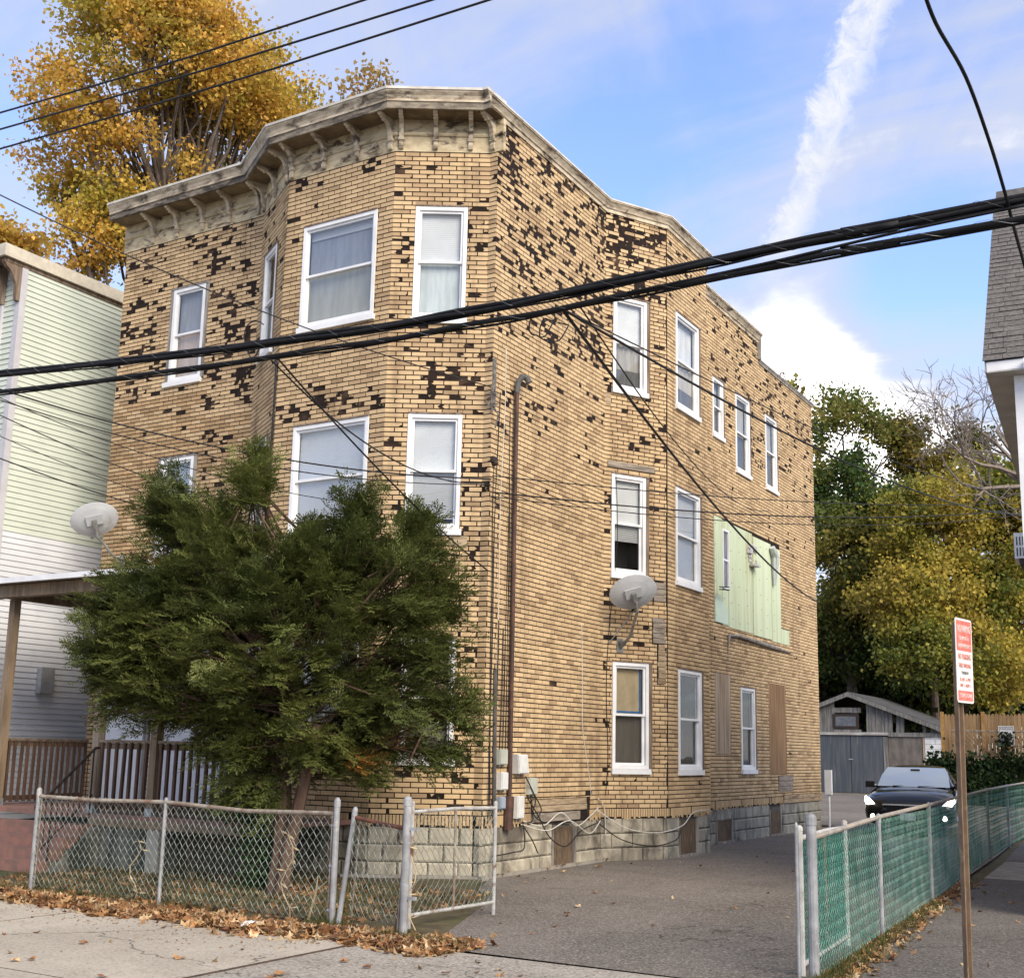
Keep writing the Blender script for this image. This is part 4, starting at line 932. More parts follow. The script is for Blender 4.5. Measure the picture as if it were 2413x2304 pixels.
g0 = E0+TX*.42-TY*.12-up*.16; b.prism([g0+TY*.12, g0, g0-TY*.02+up*.06, g0-TY*.02+up*.11, g0+TY*.12+up*.11], TX*4, back=True); b.build('gutter', M_WHITE, rh)
pit_ = math.radians(43); SL = TY*math.cos(pit_)+up*math.sin(pit_); SN = np.cross(TX, SL)
b = MB(); b.face([E0, E0+TX*9.3, E0+TX*9.3+SL*6, E0+SL*6]); b.face([E0+SL*6, E0+SL*6+TX*9.3, E0+TX*9.3+TY*8.8, E0+TY*8.8])
b.face([E0+up*-.01, E0+SL*6-up*.01, E0+TY*8.8-up*.01]); b.build('roof', mat('shingle_grey', (.10, .095, .09), (.065, .06, .058), 8, .95, stain=(.13, .12, .11), sscale=4), rh)
roofp = bpy.data.objects['roof.001'] if 'roof.001' in bpy.data.objects else None
M_SHG = mat('shingle_slab', (.15, .14, .13), (.085, .08, .075), 26, .95, bump=.4, bscale=120, stain=(.19, .175, .16), sscale=5, slo=.5, shi=.75)
for j in range(36):
    x_ = -.02-.12*(j % 3)
    while x_ < 1.25:
        wd = random.choice((.16, .22, .30, .34)); x0 = max(x_, -.02); 
        if x_+wd-x0 > .04:
            o_ = E0+TX*x0+SL*(j*.15-.02)+SN*.006; tl = .008+random.random()*.008
            b = MB(); b.prism([o_+SN*tl, o_+TX*(x_+wd-x0-.006)+SN*tl, o_+TX*(x_+wd-x0-.006)+SL*.165+SN*.001, o_+SL*.165+SN*.001], SN*.007); b.build('shingle', M_SHG, roofp or rh)
        x_ += wd
ac = thing('air_conditioner', (6.55, 1.3, 4.1), 'white louvred window air conditioner on the side of the right house', 'air conditioner')
a0 = at_depth(2388, 1256, 14.1)
a0 = np.array(a0); b = MB(); b.obox(a0-up*.30, TX*.34, TY*.5, up*.30); b.build('housing', M_WHITE, ac)
for i in range(9):
    for j in range(2):
        b = MB(); b.obox(a0-up*(.275-.13*j)+TX*(.025+i*.033)-TY*.004, TX*.012, TY*.003, up*.10); b.build('louvre', M_IRON, ac)
b = MB(); b.obox(a0-up*.36+TX*.05, TX*.05, TY*.45, up*.055); b.build('bracket', M_IRON, ac)

# ================================================================== GARAGE AT THE BACK
gr = thing('old_garage', (-6.2, 45, 0), 'dilapidated grey timber garage with broken gable at the end of the driveway', 'garage')
YG = 45.0
M_GP = mat('garage_plank', (.20, .195, .185), (.10, .098, .095), 9, .95, bump=.4, bscale=30, stretch=(1.5, 1.5, .15), stain=(.33, .32, .31), sscale=3, slo=.52, shi=.8)  # darkened so the colour itself holds the shadow over the garage
M_GD = mat('garage_door_blue', (.06, .072, .09), (.095, .105, .12), 5, .85, stretch=(1.6, 1.6, .12), stain=(.21, .20, .175), sscale=2.2, slo=.55, shi=.75)  # doors darkened likewise, shadow included in the blue-grey
ridge = (-7.55, 4.72); eR = (-2.98, 2.98); eL = (-12.1, 2.98)
b = MB(); b.box(-12.0, -3.22, YG+.12, YG+7, 0, 2.9); b.build('wall', mat('garage_dark', (.02, .02, .02), None, rough=1), gr)
for s_ in (0, 1):
    e_ = eR if s_ else eL; b = MB(); b.prism([(ridge[0], YG-.25, ridge[1]), (ridge[0], YG+7.2, ridge[1]), (e_[0], YG+7.2, e_[1]), (e_[0], YG-.25, e_[1])], (0, 0, .05), back=True); b.build('roof', M_ROOF, gr)
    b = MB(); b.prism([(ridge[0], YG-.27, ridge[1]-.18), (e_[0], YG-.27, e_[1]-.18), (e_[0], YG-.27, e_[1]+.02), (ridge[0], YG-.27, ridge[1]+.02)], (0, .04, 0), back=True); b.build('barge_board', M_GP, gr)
xg = -9.05; 
def ztop(x_): return ridge[1]-.10-(abs(x_-ridge[0])*(ridge[1]-eR[1])/(eR[0]-ridge[0]))
zb = 2.86
while xg < -3.2:
    wd = random.uniform(.16, .24); x1 = xg+wd-.015; miss = False
    zlo = zb
    if -8.42 < xg < -6.95: zlo = 4.42 if random.random() < 2 else zb; miss = True
    if xg > -5.55: miss = random.random() < .74; 
    if not miss and ztop(x1)-zlo > .1:
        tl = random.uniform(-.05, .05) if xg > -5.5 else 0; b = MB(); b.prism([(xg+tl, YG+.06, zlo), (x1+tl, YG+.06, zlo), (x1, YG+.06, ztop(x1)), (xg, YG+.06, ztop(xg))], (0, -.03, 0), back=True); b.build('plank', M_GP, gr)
    xg += wd
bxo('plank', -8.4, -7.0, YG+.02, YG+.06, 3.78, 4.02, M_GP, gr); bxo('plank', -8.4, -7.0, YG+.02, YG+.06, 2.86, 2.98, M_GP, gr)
wn = bxo('window', -8.36, -7.10, YG-.0, YG+.05, 3.02, 3.72, M_IRON, gr); bxo('pane', -8.22, -7.24, YG-.012, YG-.001, 3.14, 3.60, mat('dusty_pane', (.09, .10, .12), (.14, .15, .17), 4, .25, spec=.6), wn)
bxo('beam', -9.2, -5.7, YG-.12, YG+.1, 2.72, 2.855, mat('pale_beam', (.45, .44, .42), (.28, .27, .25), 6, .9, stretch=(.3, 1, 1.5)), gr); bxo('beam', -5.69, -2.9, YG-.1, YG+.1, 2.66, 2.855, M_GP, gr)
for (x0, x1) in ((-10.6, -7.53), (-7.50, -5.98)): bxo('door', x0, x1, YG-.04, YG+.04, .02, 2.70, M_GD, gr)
bxo('door_hinge', -7.62, -7.40, YG-.07, YG-.045, 1.55, 1.60, M_POST, gr)
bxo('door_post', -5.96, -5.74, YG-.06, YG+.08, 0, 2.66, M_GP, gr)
bxo('door', -5.72, -4.16, YG-.03, YG+.04, .02, 2.64, mat('garage_ply', (.17, .15, .135), (.11, .10, .09), 4, .9, stretch=(1, 1, .35), bump=.3), gr)
bxo('door_post', -4.14, -4.06, YG-.06, YG+.08, 0, 2.64, M_BOARDED, gr)
M_WBLK = mat('white_painted_block', (.70, .71, .72), (.58, .59, .6), 5, .8, bump=.3, bscale=30)
for r_ in range(12):
    x_ = -4.05-(.24 if r_ % 2 else 0)
    while x_ < -3.2:
        a_, c_ = max(x_, -4.05), min(x_+.46, -3.2); x_ += .475
        if c_-a_ > .05: bxo('block', a_, c_, YG-.05, YG+.15, r_*.235, r_*.235+.222, M_WBLK, gr)
bxo('pillar', -3.05, -2.0, 43.0, 44.4, 0, 3.0, mat('dark_stone', (.07, .068, .06), (.12, .115, .10), 3, .95), None) if False else None
b = MB(); b.box(-2.9, -1.9, 43.0, 44.4, -.02, 2.0); o = b.build('stone_pier', mat('dark_stone', (.07, .068, .06), (.12, .115, .10), 3, .95), origin=(-2.4, 43.5, 0)); tag(o, 'dark stone pier beside the white block garage wall', 'pier')
# stockade fence with its sign, ivy bank below
wf = thing('stockade_fence', (2, 36, 1.5), 'brown pointed board fence standing above the ivy bank', 'fence')
M_STK = mat('stockade_board', (.36, .235, .115), (.25, .155, .075), 6, .9, stretch=(1.5, 1.5, .12), stain=(.16, .095, .05), sscale=2.5, slo=.52, shi=.75)
x_ = -1.35; brd = None
while x_ < 4.4:
    h_ = random.uniform(-.02, .02)
    b = MB(); z0, z1 = 1.45, 3.42+h_
    b.prism([(x_, 36, z0), (x_+.125, 36, z0), (x_+.125, 36, z1-.08), (x_+.085, 36, z1), (x_+.04, 36, z1), (x_, 36, z1-.08)], (0, -.02, 0), back=True); b.build('board', M_STK, wf); x_ += .135
for z in (1.75, 2.4, 3.1): bxo('rail', -1.35, 4.45, 36.022, 36.06, z, z+.09, M_STK, wf)
for xx in (-1.42, .1, 1.95): bxo('post', xx-.06, xx+.06, 35.93, 36.01, 1.3, 3.5, mat('amber_post', (.42, .24, .08), (.3, .17, .06), 5, .85), wf)
bf = thing('rear_chain_link_fence', (2, 35.5, 1.4), 'faint chain link fence in front of the brown board fence', 'fence')
b = MB(); chain_mesh(b, (-1.0, 35.6), (4.2, 35.6), 1.4, 2.75, .16, .18, .006); o = b.build('chain_link_mesh', M_RUSTP, bf); o['kind'] = 'stuff'
b = MB(); b.tube([(-1.0, 35.6, 2.75), (4.2, 35.6, 2.75)], .03, 6); b.build('top_rail', M_RUSTP, bf)
def text(par, body, size, pos, tx, ty, m, name='lettering', width=None):
    cu = bpy.data.curves.new('lettering', 'FONT'); cu.body = body; cu.size = size; cu.align_x = 'CENTER'; cu.align_y = 'CENTER'; cu.extrude = .0006; cu.resolution_u = 2
    o = bpy.data.objects.new('tmp_text', cu); COL.objects.link(o); bpy.context.view_layer.update()
    me = bpy.data.meshes.new_from_object(o.evaluated_get(bpy.context.evaluated_depsgraph_get())); bpy.data.objects.remove(o); bpy.data.curves.remove(cu)
    xs = [v.co.x for v in me.vertices]; k = 1.0
    if width and max(xs)-min(xs) > 0: k = width/(max(xs)-min(xs))
    tx, ty = np.array(tx, float), np.array(ty, float); tz = np.cross(tx, ty); off = np.array(ORIGIN.get(par.name, (0, 0, 0)))
    for v in me.vertices:
        p = np.array(pos)+tx*v.co.x*k+ty*v.co.y+tz*v.co.z-off; v.co = p
    me.materials.clear(); me.materials.append(m); o = bpy.data.objects.new(name, me); COL.objects.link(o); o.parent = par; return o
M_SIGNW = mat('sign_white', (.74, .73, .70), (.68, .66, .62), 12, .55); M_SIGNR = mat('sign_red', (.58, .13, .105), (.66, .22, .18), 14, .6); M_SIGNK = mat('sign_black', (.03, .03, .035), None, rough=.6)
ps = thing('parking_sign', (1.05, 35.5, 2.3), 'small white parking sign on the chain link before the board fence', 'sign')
b = MB(); b.prism([(.72, 35.5, 2.22), (1.28, 35.5, 2.22), (1.28, 35.5, 2.95), (.72, 35.5, 2.95)], (0, -.012, 0), back=True); b.build('plate', M_SIGNW, ps)
b = MB()
for q in ((.75, 1.25, 2.90, 2.915), (.75, 1.25, 2.255, 2.27), (.75, .765, 2.27, 2.90), (1.235, 1.25, 2.27, 2.90)): b.box(q[0], q[1], 35.484, 35.487, q[2], q[3])
b.build('border', M_SIGNK, ps)
text(ps, 'PARKING', .12, (1.0, 35.486, 2.83), (1, 0, 0), (0, 0, 1), M_SIGNK, width=.42)
# ---- street sign in front
ss = thing('no_parking_sign', (7.0, -5.0, 0), 'red and white no parking sign on a brown steel channel post', 'sign')
d0 = pdir(2268, 1655); SD = 8.0
sb = at_depth(2275, 1656, SD); st_ = at_depth(2268, 1458, SD+.02)
base = np.array([sb[0]+.03, sb[1], -.05]); axs = st_-sb; axs /= np.linalg.norm(axs)
vb = np.array([sb[0]-CAM[0], sb[1]-CAM[1], 0]); vb /= np.linalg.norm(vb)
hx = np.array([-vb[1], vb[0], 0])
# sign face turned well away from the camera
ang = math.radians(68); sx = -hx*math.cos(ang)+vb*math.sin(ang); sx = sx/np.linalg.norm(sx)
if np.dot(np.cross(sx, axs), -vb) < 0: pass
sn = np.cross(sx, axs); sn /= np.linalg.norm(sn)
H = np.linalg.norm(st_-sb); Wd = .27
M_CHAN = mat('brown_steel', (.24, .165, .105), (.17, .115, .075), 6, .6, metal=.1, stain=(.33, .25, .16), sscale=6, slo=.55, shi=.75)
pb = np.array([sb[0], sb[1], 0]); pt_ = sb+axs*H*.96
b = MB(); pcx = np.array([1.0, 0, 0])
q0 = sb-axs*(sb[2]+.05)/axs[2]-sn*.03; prof = [(-.042, 0), (-.030, 0), (-.022, -.03), (.022, -.03), (.030, 0), (.042, 0), (.042, -.005), (.033, -.006), (.025, -.036), (-.025, -.036), (-.033, -.006), (-.042, -.005)]
b.prism([q0+sx*a+sn*c for a, c in prof][::-1], axs*(np.linalg.norm(pt_-q0)), back=True); 
b.build('channel_post', M_CHAN, ss)
def spt(u, v): return sb+sx*u*Wd/2+axs*v*H
rr = .10
def rounded(u0, u1, v0, v1, off, r=.02):
    pts = []
    for (cu, cv, a0) in ((u1-r/(Wd/2), v1-r/H, 0), (u0+r/(Wd/2), v1-r/H, 90), (u0+r/(Wd/2), v0+r/H, 180), (u1-r/(Wd/2), v0+r/H, 270)):
        for k in range(4):
            a = math.radians(a0+k*30); pts.append(spt(cu+r*math.cos(a)/(Wd/2), cv+r*math.sin(a)/H)+sn*off)
    return pts
b = MB(); b.prism(rounded(-1, 1, 0, 1, 0), sn*.004, back=True); b.build('plate', M_SIGNW, ss)
for (v0, v1) in ((.615, .975), (.025, .145)):
    b = MB(); b.prism([spt(-.9, v0)+sn*.0042, spt(.9, v0)+sn*.0042, spt(.9, v1)+sn*.0042, spt(-.9, v1)+sn*.0042], sn*.0005); b.build('red_field', M_SIGNR, ss)
for body, v, sz, wd, m_ in (('NO PARKING', .875, .085, .2, M_SIGNW), ('DURING A', .765, .045, .15, M_SIGNW), ('SNOW EMERGENCY', .675, .045, .2, M_SIGNW), ('NO PARKING', .545, .07, .2, M_SIGNR), ('STREET SWEEPING', .44, .05, .2, M_SIGNR), ('TUESDAY', .355, .035, .12, M_SIGNK), ('8 AM - 6 PM', .275, .045, .17, M_SIGNR), ('APR 1 - NOV 1', .205, .04, .17, M_SIGNR), ('TOW ZONE', .085, .045, .2, M_SIGNW)):
    text(ss, body, sz*.8, spt(0, v)+sn*.0055, sx, axs, m_, width=wd)

# ================================================================== CAR
car = thing('black_car', (2.2, 16.2, 0), 'black sedan facing the street with its headlights lit in the driveway', 'car')
hd = math.radians(7); CX = np.array([math.cos(hd), math.sin(hd), 0]); CY = np.array([-math.sin(hd), math.cos(hd), 0]); CO = np.array([2.32, 13.6, 0])
def cp(x, y, z): return CO+CX*x*1.06+CY*y+np.array([0, 0, z*1.02])
M_CAR = mat('black_paint', (.004, .004, .0045), None, rough=.10, spec=.35, coat=.15); M_RUB = mat('rubber', (.015, .015, .015), None, rough=.85); M_CHR = mat('chrome', (.6, .6, .62), None, rough=.15, metal=1)
b = MB(); ST = [(0.0, .60, .52, .30, .0), (.05, .78, .64, .26, .02), (.16, .88, .74, .22, .03), (.40, .91, .84, .2, .05), (.9, .92, .93, .2, .06), (1.35, .92, .985, .2, .04), (1.6, .925, 1.0, .2, .02), (2.6, .93, 1.0, .2, .0), (3.6, .925, 1.0, .2, 0), (4.4, .88, .98, .24, 0), (4.75, .74, .82, .3, 0)]
rings = []
for (y, hw, zt_, zb_, cr) in ST:
    half = [(0, zt_+cr), (hw*.45, zt_+cr*.9), (hw*.80, zt_+cr*.2), (hw*.94, zt_-.05), (hw, zt_-.18 if zt_ > .7 else zt_-.08), (hw*1.0, .48 if zt_ > .6 else .42), (hw*.95, zb_+.06), (hw*.8, zb_), (0, zb_)]
    ring = [cp(x, y, z) for x, z in half]+[cp(-x, y, z) for x, z in half[-2:0:-1]]; rings.append(ring)
for i in range(len(rings)-1):
    n = len(rings[0])
    for j in range(n): j2 = (j+1) % n; b.face([rings[i][j2], rings[i][j], rings[i+1][j], rings[i+1][j2]])
b.face(rings[0]); b.face(rings[-1][::-1]); body = b.build('body', M_CAR, car)
def merge_smooth(o, lvl=1, dist=.0005):
    import bmesh
    bm = bmesh.new(); bm.from_mesh(o.data); bmesh.ops.remove_doubles(bm, verts=bm.verts, dist=dist); bmesh.ops.recalc_face_normals(bm, faces=bm.faces)
    for f in bm.faces: f.smooth = True
    bm.to_mesh(o.data); bm.free()
    if lvl: m_ = o.modifiers.new('subdivision', 'SUBSURF'); m_.levels = lvl; m_.render_levels = lvl
merge_smooth(body, 2)
b = MB(); GS = [(1.30, .80, .97), (1.75, .74, 1.22), (2.15, .66, 1.41), (2.5, .63, 1.455), (3.1, .62, 1.45), (3.6, .66, 1.36), (4.1, .72, 1.05)]
rings = [[cp(s_*x, y, z) for s_, x, z in ((-1, hw+.09, .93), (-1, hw, z_-.02), (-1, hw*.7, z_+.02), (1, 0, z_+.03), (1, hw*.7, z_+.02), (1, hw, z_-.02), (1, hw+.09, .93))] for (y, hw, z_) in GS]
for i in range(len(rings)-1):
    for j in range(6): b.face([rings[i][j], rings[i][j+1], rings[i+1][j+1], rings[i+1][j]])
b.face(rings[0][::-1]); rf = b.build('cabin', M_CAR, car); merge_smooth(rf, 1)
b = MB(); WS = [(1.285, .74, .995), (1.70, .685, 1.235), (2.10, .60, 1.405)]
rw = [[cp(x, y-.02-.05*(1-(x/hw)**2), z+.02) for x in np.linspace(-hw, hw, 9)] for (y, hw, z) in WS]
for i in range(2):
    for j in range(8): b.face([rw[i][j], rw[i][j+1], rw[i+1][j+1], rw[i+1][j]])
wsh = b.build('windshield', mat('windscreen', (.26, .31, .36), None, rough=.05, spec=1.0, coat=1.0), car); merge_smooth(wsh, 0)  # pale blue base colour stands in for sky reflected in the glass
b = MB(); b.obox(cp(-.10, 1.86, 1.345), CX*.2, CY*.03, (0, 0, .05)); b.build('rear_view_mirror', M_RUB, car)
for sg in (-1, 1):
    b = MB(); b.tube([cp(sg*.66, 1.66, .98), cp(sg*.92, 1.55, 1.03)], .035, 6); b.obox(cp(sg*.92-.10, 1.50, .97), CX*.2, CY*.10, (0, 0, .14)); b.build('mirror', M_CAR, car)
    b = MB(); b.prism([cp(sg*x, y, z) for x, y, z in ((.66, .085, .66), (.84, .16, .64), (.895, .30, .72), (.88, .36, .82), (.78, .24, .77))][::sg], CY*-.035, back=True); b.build('headlight', emis('headlamp_glow', (1, .95, .86), 1.5), car)
    b = MB(); b.lathe(cp(sg*.70, .06, .40), -CY, [(0, .05), (.03, .055), (.035, .0)], 12); b.build('fog_lamp', emis('headlamp_glow', (1, 1, 1), 1), car)
    for yy in (.95, 3.75):
        b = MB(); b.lathe(cp(sg*.74, yy, .33), CX*sg, [(0, .2), (0, .33), (.18, .33), (.2, .3), (.2, .22)], 20); wh = b.build('wheel', M_RUB, car)
        b = MB(); b.lathe(cp(sg*.78, yy, .33), CX*sg, [(.12, .22), (.14, .20), (.13, .05), (.15, .04), (.15, .0)], 16); b.build('rim', M_CHR, wh)
b = MB(); b.obox(cp(-.42, -.02, .50), CX*.84, CY*.06, (0, 0, .17)); gl = b.build('grille', M_RUB, car)
b = MB(); b.obox(cp(-.50, -.035, .64), CX*1.0, CY*.06, (0, 0, .03)); b.build('grille_bar', M_CHR, car)
b = MB(); b.obox(cp(-.16, -.05, .34), CX*.32, CY*.02, (0, 0, .15)); b.build('plate', mat('plate', (.6, .63, .68), (.45, .48, .55), 30, .5), car)
b = MB(); b.obox(cp(-.62, -.005, .26), CX*1.24, CY*.05, (0, 0, .10)); b.build('bumper_intake', M_RUB, car)
for sg in (-.42, .1): b = MB(); b.tube([cp(sg, 1.22, 1.02), cp(sg+.42, 1.30, 1.035)], .012, 5); b.build('wiper', M_RUB, car)

# ================================================================== LEAVES AND TREES
def leaf_mesh(name, C, D, S, L, Wd, col, m, parent=None, fold=.25):
    """kite shaped leaves: C base, D unit direction, S unit side, L length, Wd width (arrays)"""
    n = len(C); Nn = np.cross(D, S); v = np.empty((n, 4, 3), np.float32)
    v[:, 0] = C; mid = C+D*(L*.45)[:, None]+Nn*(L*fold*.4)[:, None]
    v[:, 1] = mid+S*(Wd*.5)[:, None]; v[:, 2] = C+D*L[:, None]; v[:, 3] = mid-S*(Wd*.5)[:, None]
    off = np.array(ORIGIN.get(parent.name, (0, 0, 0))) if parent else np.zeros(3)
    v = v.reshape(-1, 3)-off.astype(np.float32)
    me = bpy.data.meshes.new(name); me.vertices.add(4*n); me.vertices.foreach_set('co', v.ravel())
    me.loops.add(4*n); me.loops.foreach_set('vertex_index', np.arange(4*n, dtype=np.int32))
    me.polygons.add(n); me.polygons.foreach_set('loop_start', np.arange(0, 4*n, 4, dtype=np.int32)); me.polygons.foreach_set('loop_total', np.full(n, 4, np.int32))
    at = me.attributes.new('col', 'FLOAT_COLOR', 'FACE'); c4 = np.ones((n, 4), np.float32); c4[:, :3] = col; at.data.foreach_set('color', c4.ravel())
    me.materials.append(m); me.update(); me.validate(); o = bpy.data.objects.new(name, me); COL.objects.link(o)
    if parent: o.parent = parent
    return o
def unit(a): return a/(np.linalg.norm(a, axis=-1, keepdims=True)+1e-9)
M_LEAF = mat('autumn_leaf', (1, 1, 1), (.8, .8, .8), 3, .6, attr=True, trans=.45, spec=.2)
M_NEEDLE = mat('yew_needle', (1, 1, 1), (.8, .8, .8), 5, .5, attr=True, trans=.3, spec=.25)
M_BARK = mat('bark', (.085, .065, .05), (.15, .12, .10), 10, .95, bump=.6, bscale=25, stretch=(1, 1, .25))
M_BARKR = mat('reddish_bark', (.075, .042, .03), (.13, .085, .06), 10, .95, bump=.6, bscale=25, stretch=(1, 1, .2))
def limb_path(p, q, k, wob):
    p, q = np.array(p, float), np.array(q, float); L = np.linalg.norm(q-p); out = []
    for i in range(k+1):
        f = i/k; w = wob*L*math.sin(math.pi*f); out.append(p+(q-p)*f+RNG.normal(0, 1, 3)*w*.35+np.array([0, 0, w*.6*(1 if f < .6 else .5)]))
    out[0] = p; out[-1] = q; return out
def tree(name, base, blobs, pal, label, category='tree', ls=.16, ncl=900, per=46, cr=.55, trunk_r=.35, group=None, shell=.55, twig=True, fork=.35, bark=None, gap=.22):
    """blobs: list of (centre, (rx, ry, rz), weight); crown is many leaf clusters through the blobs' volumes"""
    base = np.array(base, float); t = thing(name, base, label, category, group); tb = MB()
    blobs = [(np.array(c, float), np.array(r, float) if hasattr(r, '__len__') else np.array([r]*3), w) for c, r, w in blobs]
    top = max(blobs, key=lambda q: q[0][2])[0]; fk = base+(np.mean([q[0] for q in blobs], axis=0)-base)*fork
    tb.tube(limb_path(base, fk, 5, .03), np.linspace(trunk_r, trunk_r*.75, 6), 9)
    P = np.array([q[2]*np.prod(q[1])**.66 for q in blobs]); P /= P.sum(); cl = []
    for (c, r, w), pr in zip(blobs, P):
        n = max(4, int(ncl*pr)); d = unit(RNG.normal(0, 1, (n, 3))); rad = RNG.uniform(shell**2, 1, n)**.5; pts = c+d*r*rad[:, None]
        pts += RNG.normal(0, .10, (n, 3))*r; cl.append(pts)
        path = limb_path(fk, c-np.array([0, 0, r[2]*.35]), 6, .06); tb.tube(path, np.linspace(trunk_r*.42, trunk_r*.14, 7), 7)
        for j in range(max(3, int(n*.11))):
            q = pts[RNG.integers(n)]; s_ = path[RNG.integers(3, 7)]; tb.tube(limb_path(s_, q, 4, .08), np.linspace(trunk_r*.16, .012, 5), 5)
    tb.build('trunk', bark or M_BARK, t)
    cl = np.concatenate(cl); nc = len(cl)
    keep = np.array([vnoise(c[0]*.8+c[1]*.3, c[2]*.8, 21) > gap for c in cl]); cl = cl[keep]; nc = len(cl)
    pal = np.array(pal); hue = np.array([vnoise(c[0]*.42+c[1]*.2+9, c[2]*.42, 5) for c in cl])*.7+RNG.random(nc)*.3
    idx = np.clip(((hue-.15)/.7)*len(pal), 0, len(pal)-1.01); lo = idx.astype(int); fr = (idx-lo)[:, None]; ccol = pal[lo]*(1-fr)+pal[np.minimum(lo+1, len(pal)-1)]*fr
    n = nc*per; ci = np.repeat(np.arange(nc), per); flat = np.array([1, 1, .62])
    C = cl[ci]+RNG.normal(0, cr*.5, (n, 3))*flat
    D = unit(RNG.normal(0, 1, (n, 3))+np.array([0, 0, -.35])); S = unit(np.cross(D, RNG.normal(0, 1, (n, 3))))
    L = ls*RNG.uniform(.65, 1.3, n); col = ccol[ci]*RNG.uniform(.65, 1.3, (n, 1))*np.array([1, 1, 1])+RNG.normal(0, .012, (n, 3)); col = np.clip(col, .008, .9)
    leaf_mesh('crown', C, D, S, L, L*RNG.uniform(.6, .95, n), col, M_LEAF, t); return t
def dblob(pts, D, k=1.0):
    """pts: (u, v, radius px) in the picture at distance D"""
    out = []
    for i, q in enumerate(pts):
        u, v, r = q[:3]; d = D+(q[3] if len(q) > 3 else 0); rr = r*d/FPX; out.append((at_depth(u, v, d), (rr, rr, rr*.9), 1.0))
    return out
k_ = 1.228
GOLD = [(.40, .36, .07), (.58, .46, .09), (.72, .52, .10), (.78, .50, .11), (.70, .40, .085), (.46, .36, .07)]
by = at_depth(430, 800, 40); by[2] = 0
tree('maple_tree', by, dblob([(370, 120, 210), (560, 290, 175, 2), (190, 250, 130, -1), (370, 400, 210, 1), (520, 170, 150), (660, 250, 95, 2), (200, 560, 95, -1), (120, 400, 85), (290, 520, 120), (470, 60, 100, 1), (330, -40, 170), (610, 360, 110, 3)], 40), GOLD, 'tall golden autumn tree rising behind the roof of the brick house', ls=.15, ncl=1250, per=72, cr=.58, trunk_r=.4, gap=.43, fork=.5)
b2_ = at_depth(880, 700, 44); b2_[2] = 0
tree('thin_tree', b2_, dblob([(870, 200, 48), (820, 225, 34), (905, 190, 22)], 44), [(.42, .30, .10), (.52, .34, .12), (.36, .30, .12)], 'sparse pale twig tops showing just above the bay cornice', ls=.20, ncl=30, per=14, cr=.6, trunk_r=.2)
b3 = at_depth(-20, 700, 46); b3[2] = 0
tree('far_tree', b3, dblob([(-40, 560, 70), (60, 585, 38), (-90, 640, 80)], 46), GOLD, 'rusty autumn tree cut by the left edge above the clapboard house', ls=.2, ncl=230, per=36, cr=.7, trunk_r=.25)
GRN = [(.065, .11, .032), (.095, .15, .042), (.14, .19, .05), (.20, .22, .055), (.30, .26, .06)]
YEL = [(.14, .17, .04), (.22, .24, .05), (.33, .31, .06), (.46, .39, .075), (.60, .46, .09), (.36, .29, .06)]
ga = at_depth(2010, 1850, 72); ga[2] = 0
tree('green_tree', ga, dblob([(1985, 1000, 85), (2000, 1150, 120), (2060, 1090, 80), (1960, 1300, 110, -2), (2040, 1330, 130), (1990, 1480, 120), (2080, 1500, 120, 1), (1935, 1080, 60), (1930, 1500, 90), (2060, 1210, 110)], 72), GRN, 'dark green leafy tree rising right behind the brick house', ls=.23, ncl=1200, per=72, cr=1.0, gap=.36, trunk_r=.4, fork=.4)
gb = at_depth(2260, 1850, 66); gb[2] = 0
tree('yellow_tree', gb, dblob([(2190, 1230, 120), (2300, 1180, 120, 2), (2380, 1270, 140), (2160, 1400, 130, -1), (2290, 1400, 150), (2400, 1450, 130), (2200, 1530, 110, -3), (2330, 1560, 110, -3), (2450, 1200, 120), (2120, 1300, 60)], 66), YEL, 'spreading yellow green tree in front of the stockade fence at right', ls=.21, ncl=1300, per=84, cr=.92, gap=.33, trunk_r=.35, fork=.35)
gc = at_depth(2210, 1850, 74); gc[2] = 0
tree('olive_tree', gc, dblob([(2180, 1060, 75), (2130, 1120, 60), (2260, 1050, 50), (2210, 1180, 90), (2120, 1010, 40)], 74), [(.07, .085, .022), (.12, .12, .03), (.22, .18, .04), (.30, .23, .05)], 'olive tree with thinning top between the green and yellow trees', ls=.24, ncl=380, per=60, cr=1.0, gap=.36, trunk_r=.3)
gd = at_depth(1850, 1400, 46); gd[2] = 0
tree('low_tree', gd, dblob([(1838, 872, 26), (1862, 905, 30), (1830, 960, 40), (1880, 960, 36)], 46), GRN[1:], 'small tree top peeping over the stepped rear roof', ls=.24, ncl=80, per=40, cr=.6, trunk_r=.2)
ge = at_depth(2130, 1850, 78); ge[2] = 0
tree('back_tree', ge, dblob([(1960, 1640, 120), (2100, 1640, 130), (2250, 1620, 120), (2390, 1630, 120), (1900, 1560, 100), (2060, 1530, 110), (2200, 1700, 90), (1950, 1760, 80), (2060, 1780, 80)], 78), [(.035, .055, .02), (.05, .075, .025), (.07, .09, .028), (.11, .12, .03)], 'dark green thicket tree low behind the old garage', ls=.42, ncl=900, per=44, cr=1.5, trunk_r=.3)
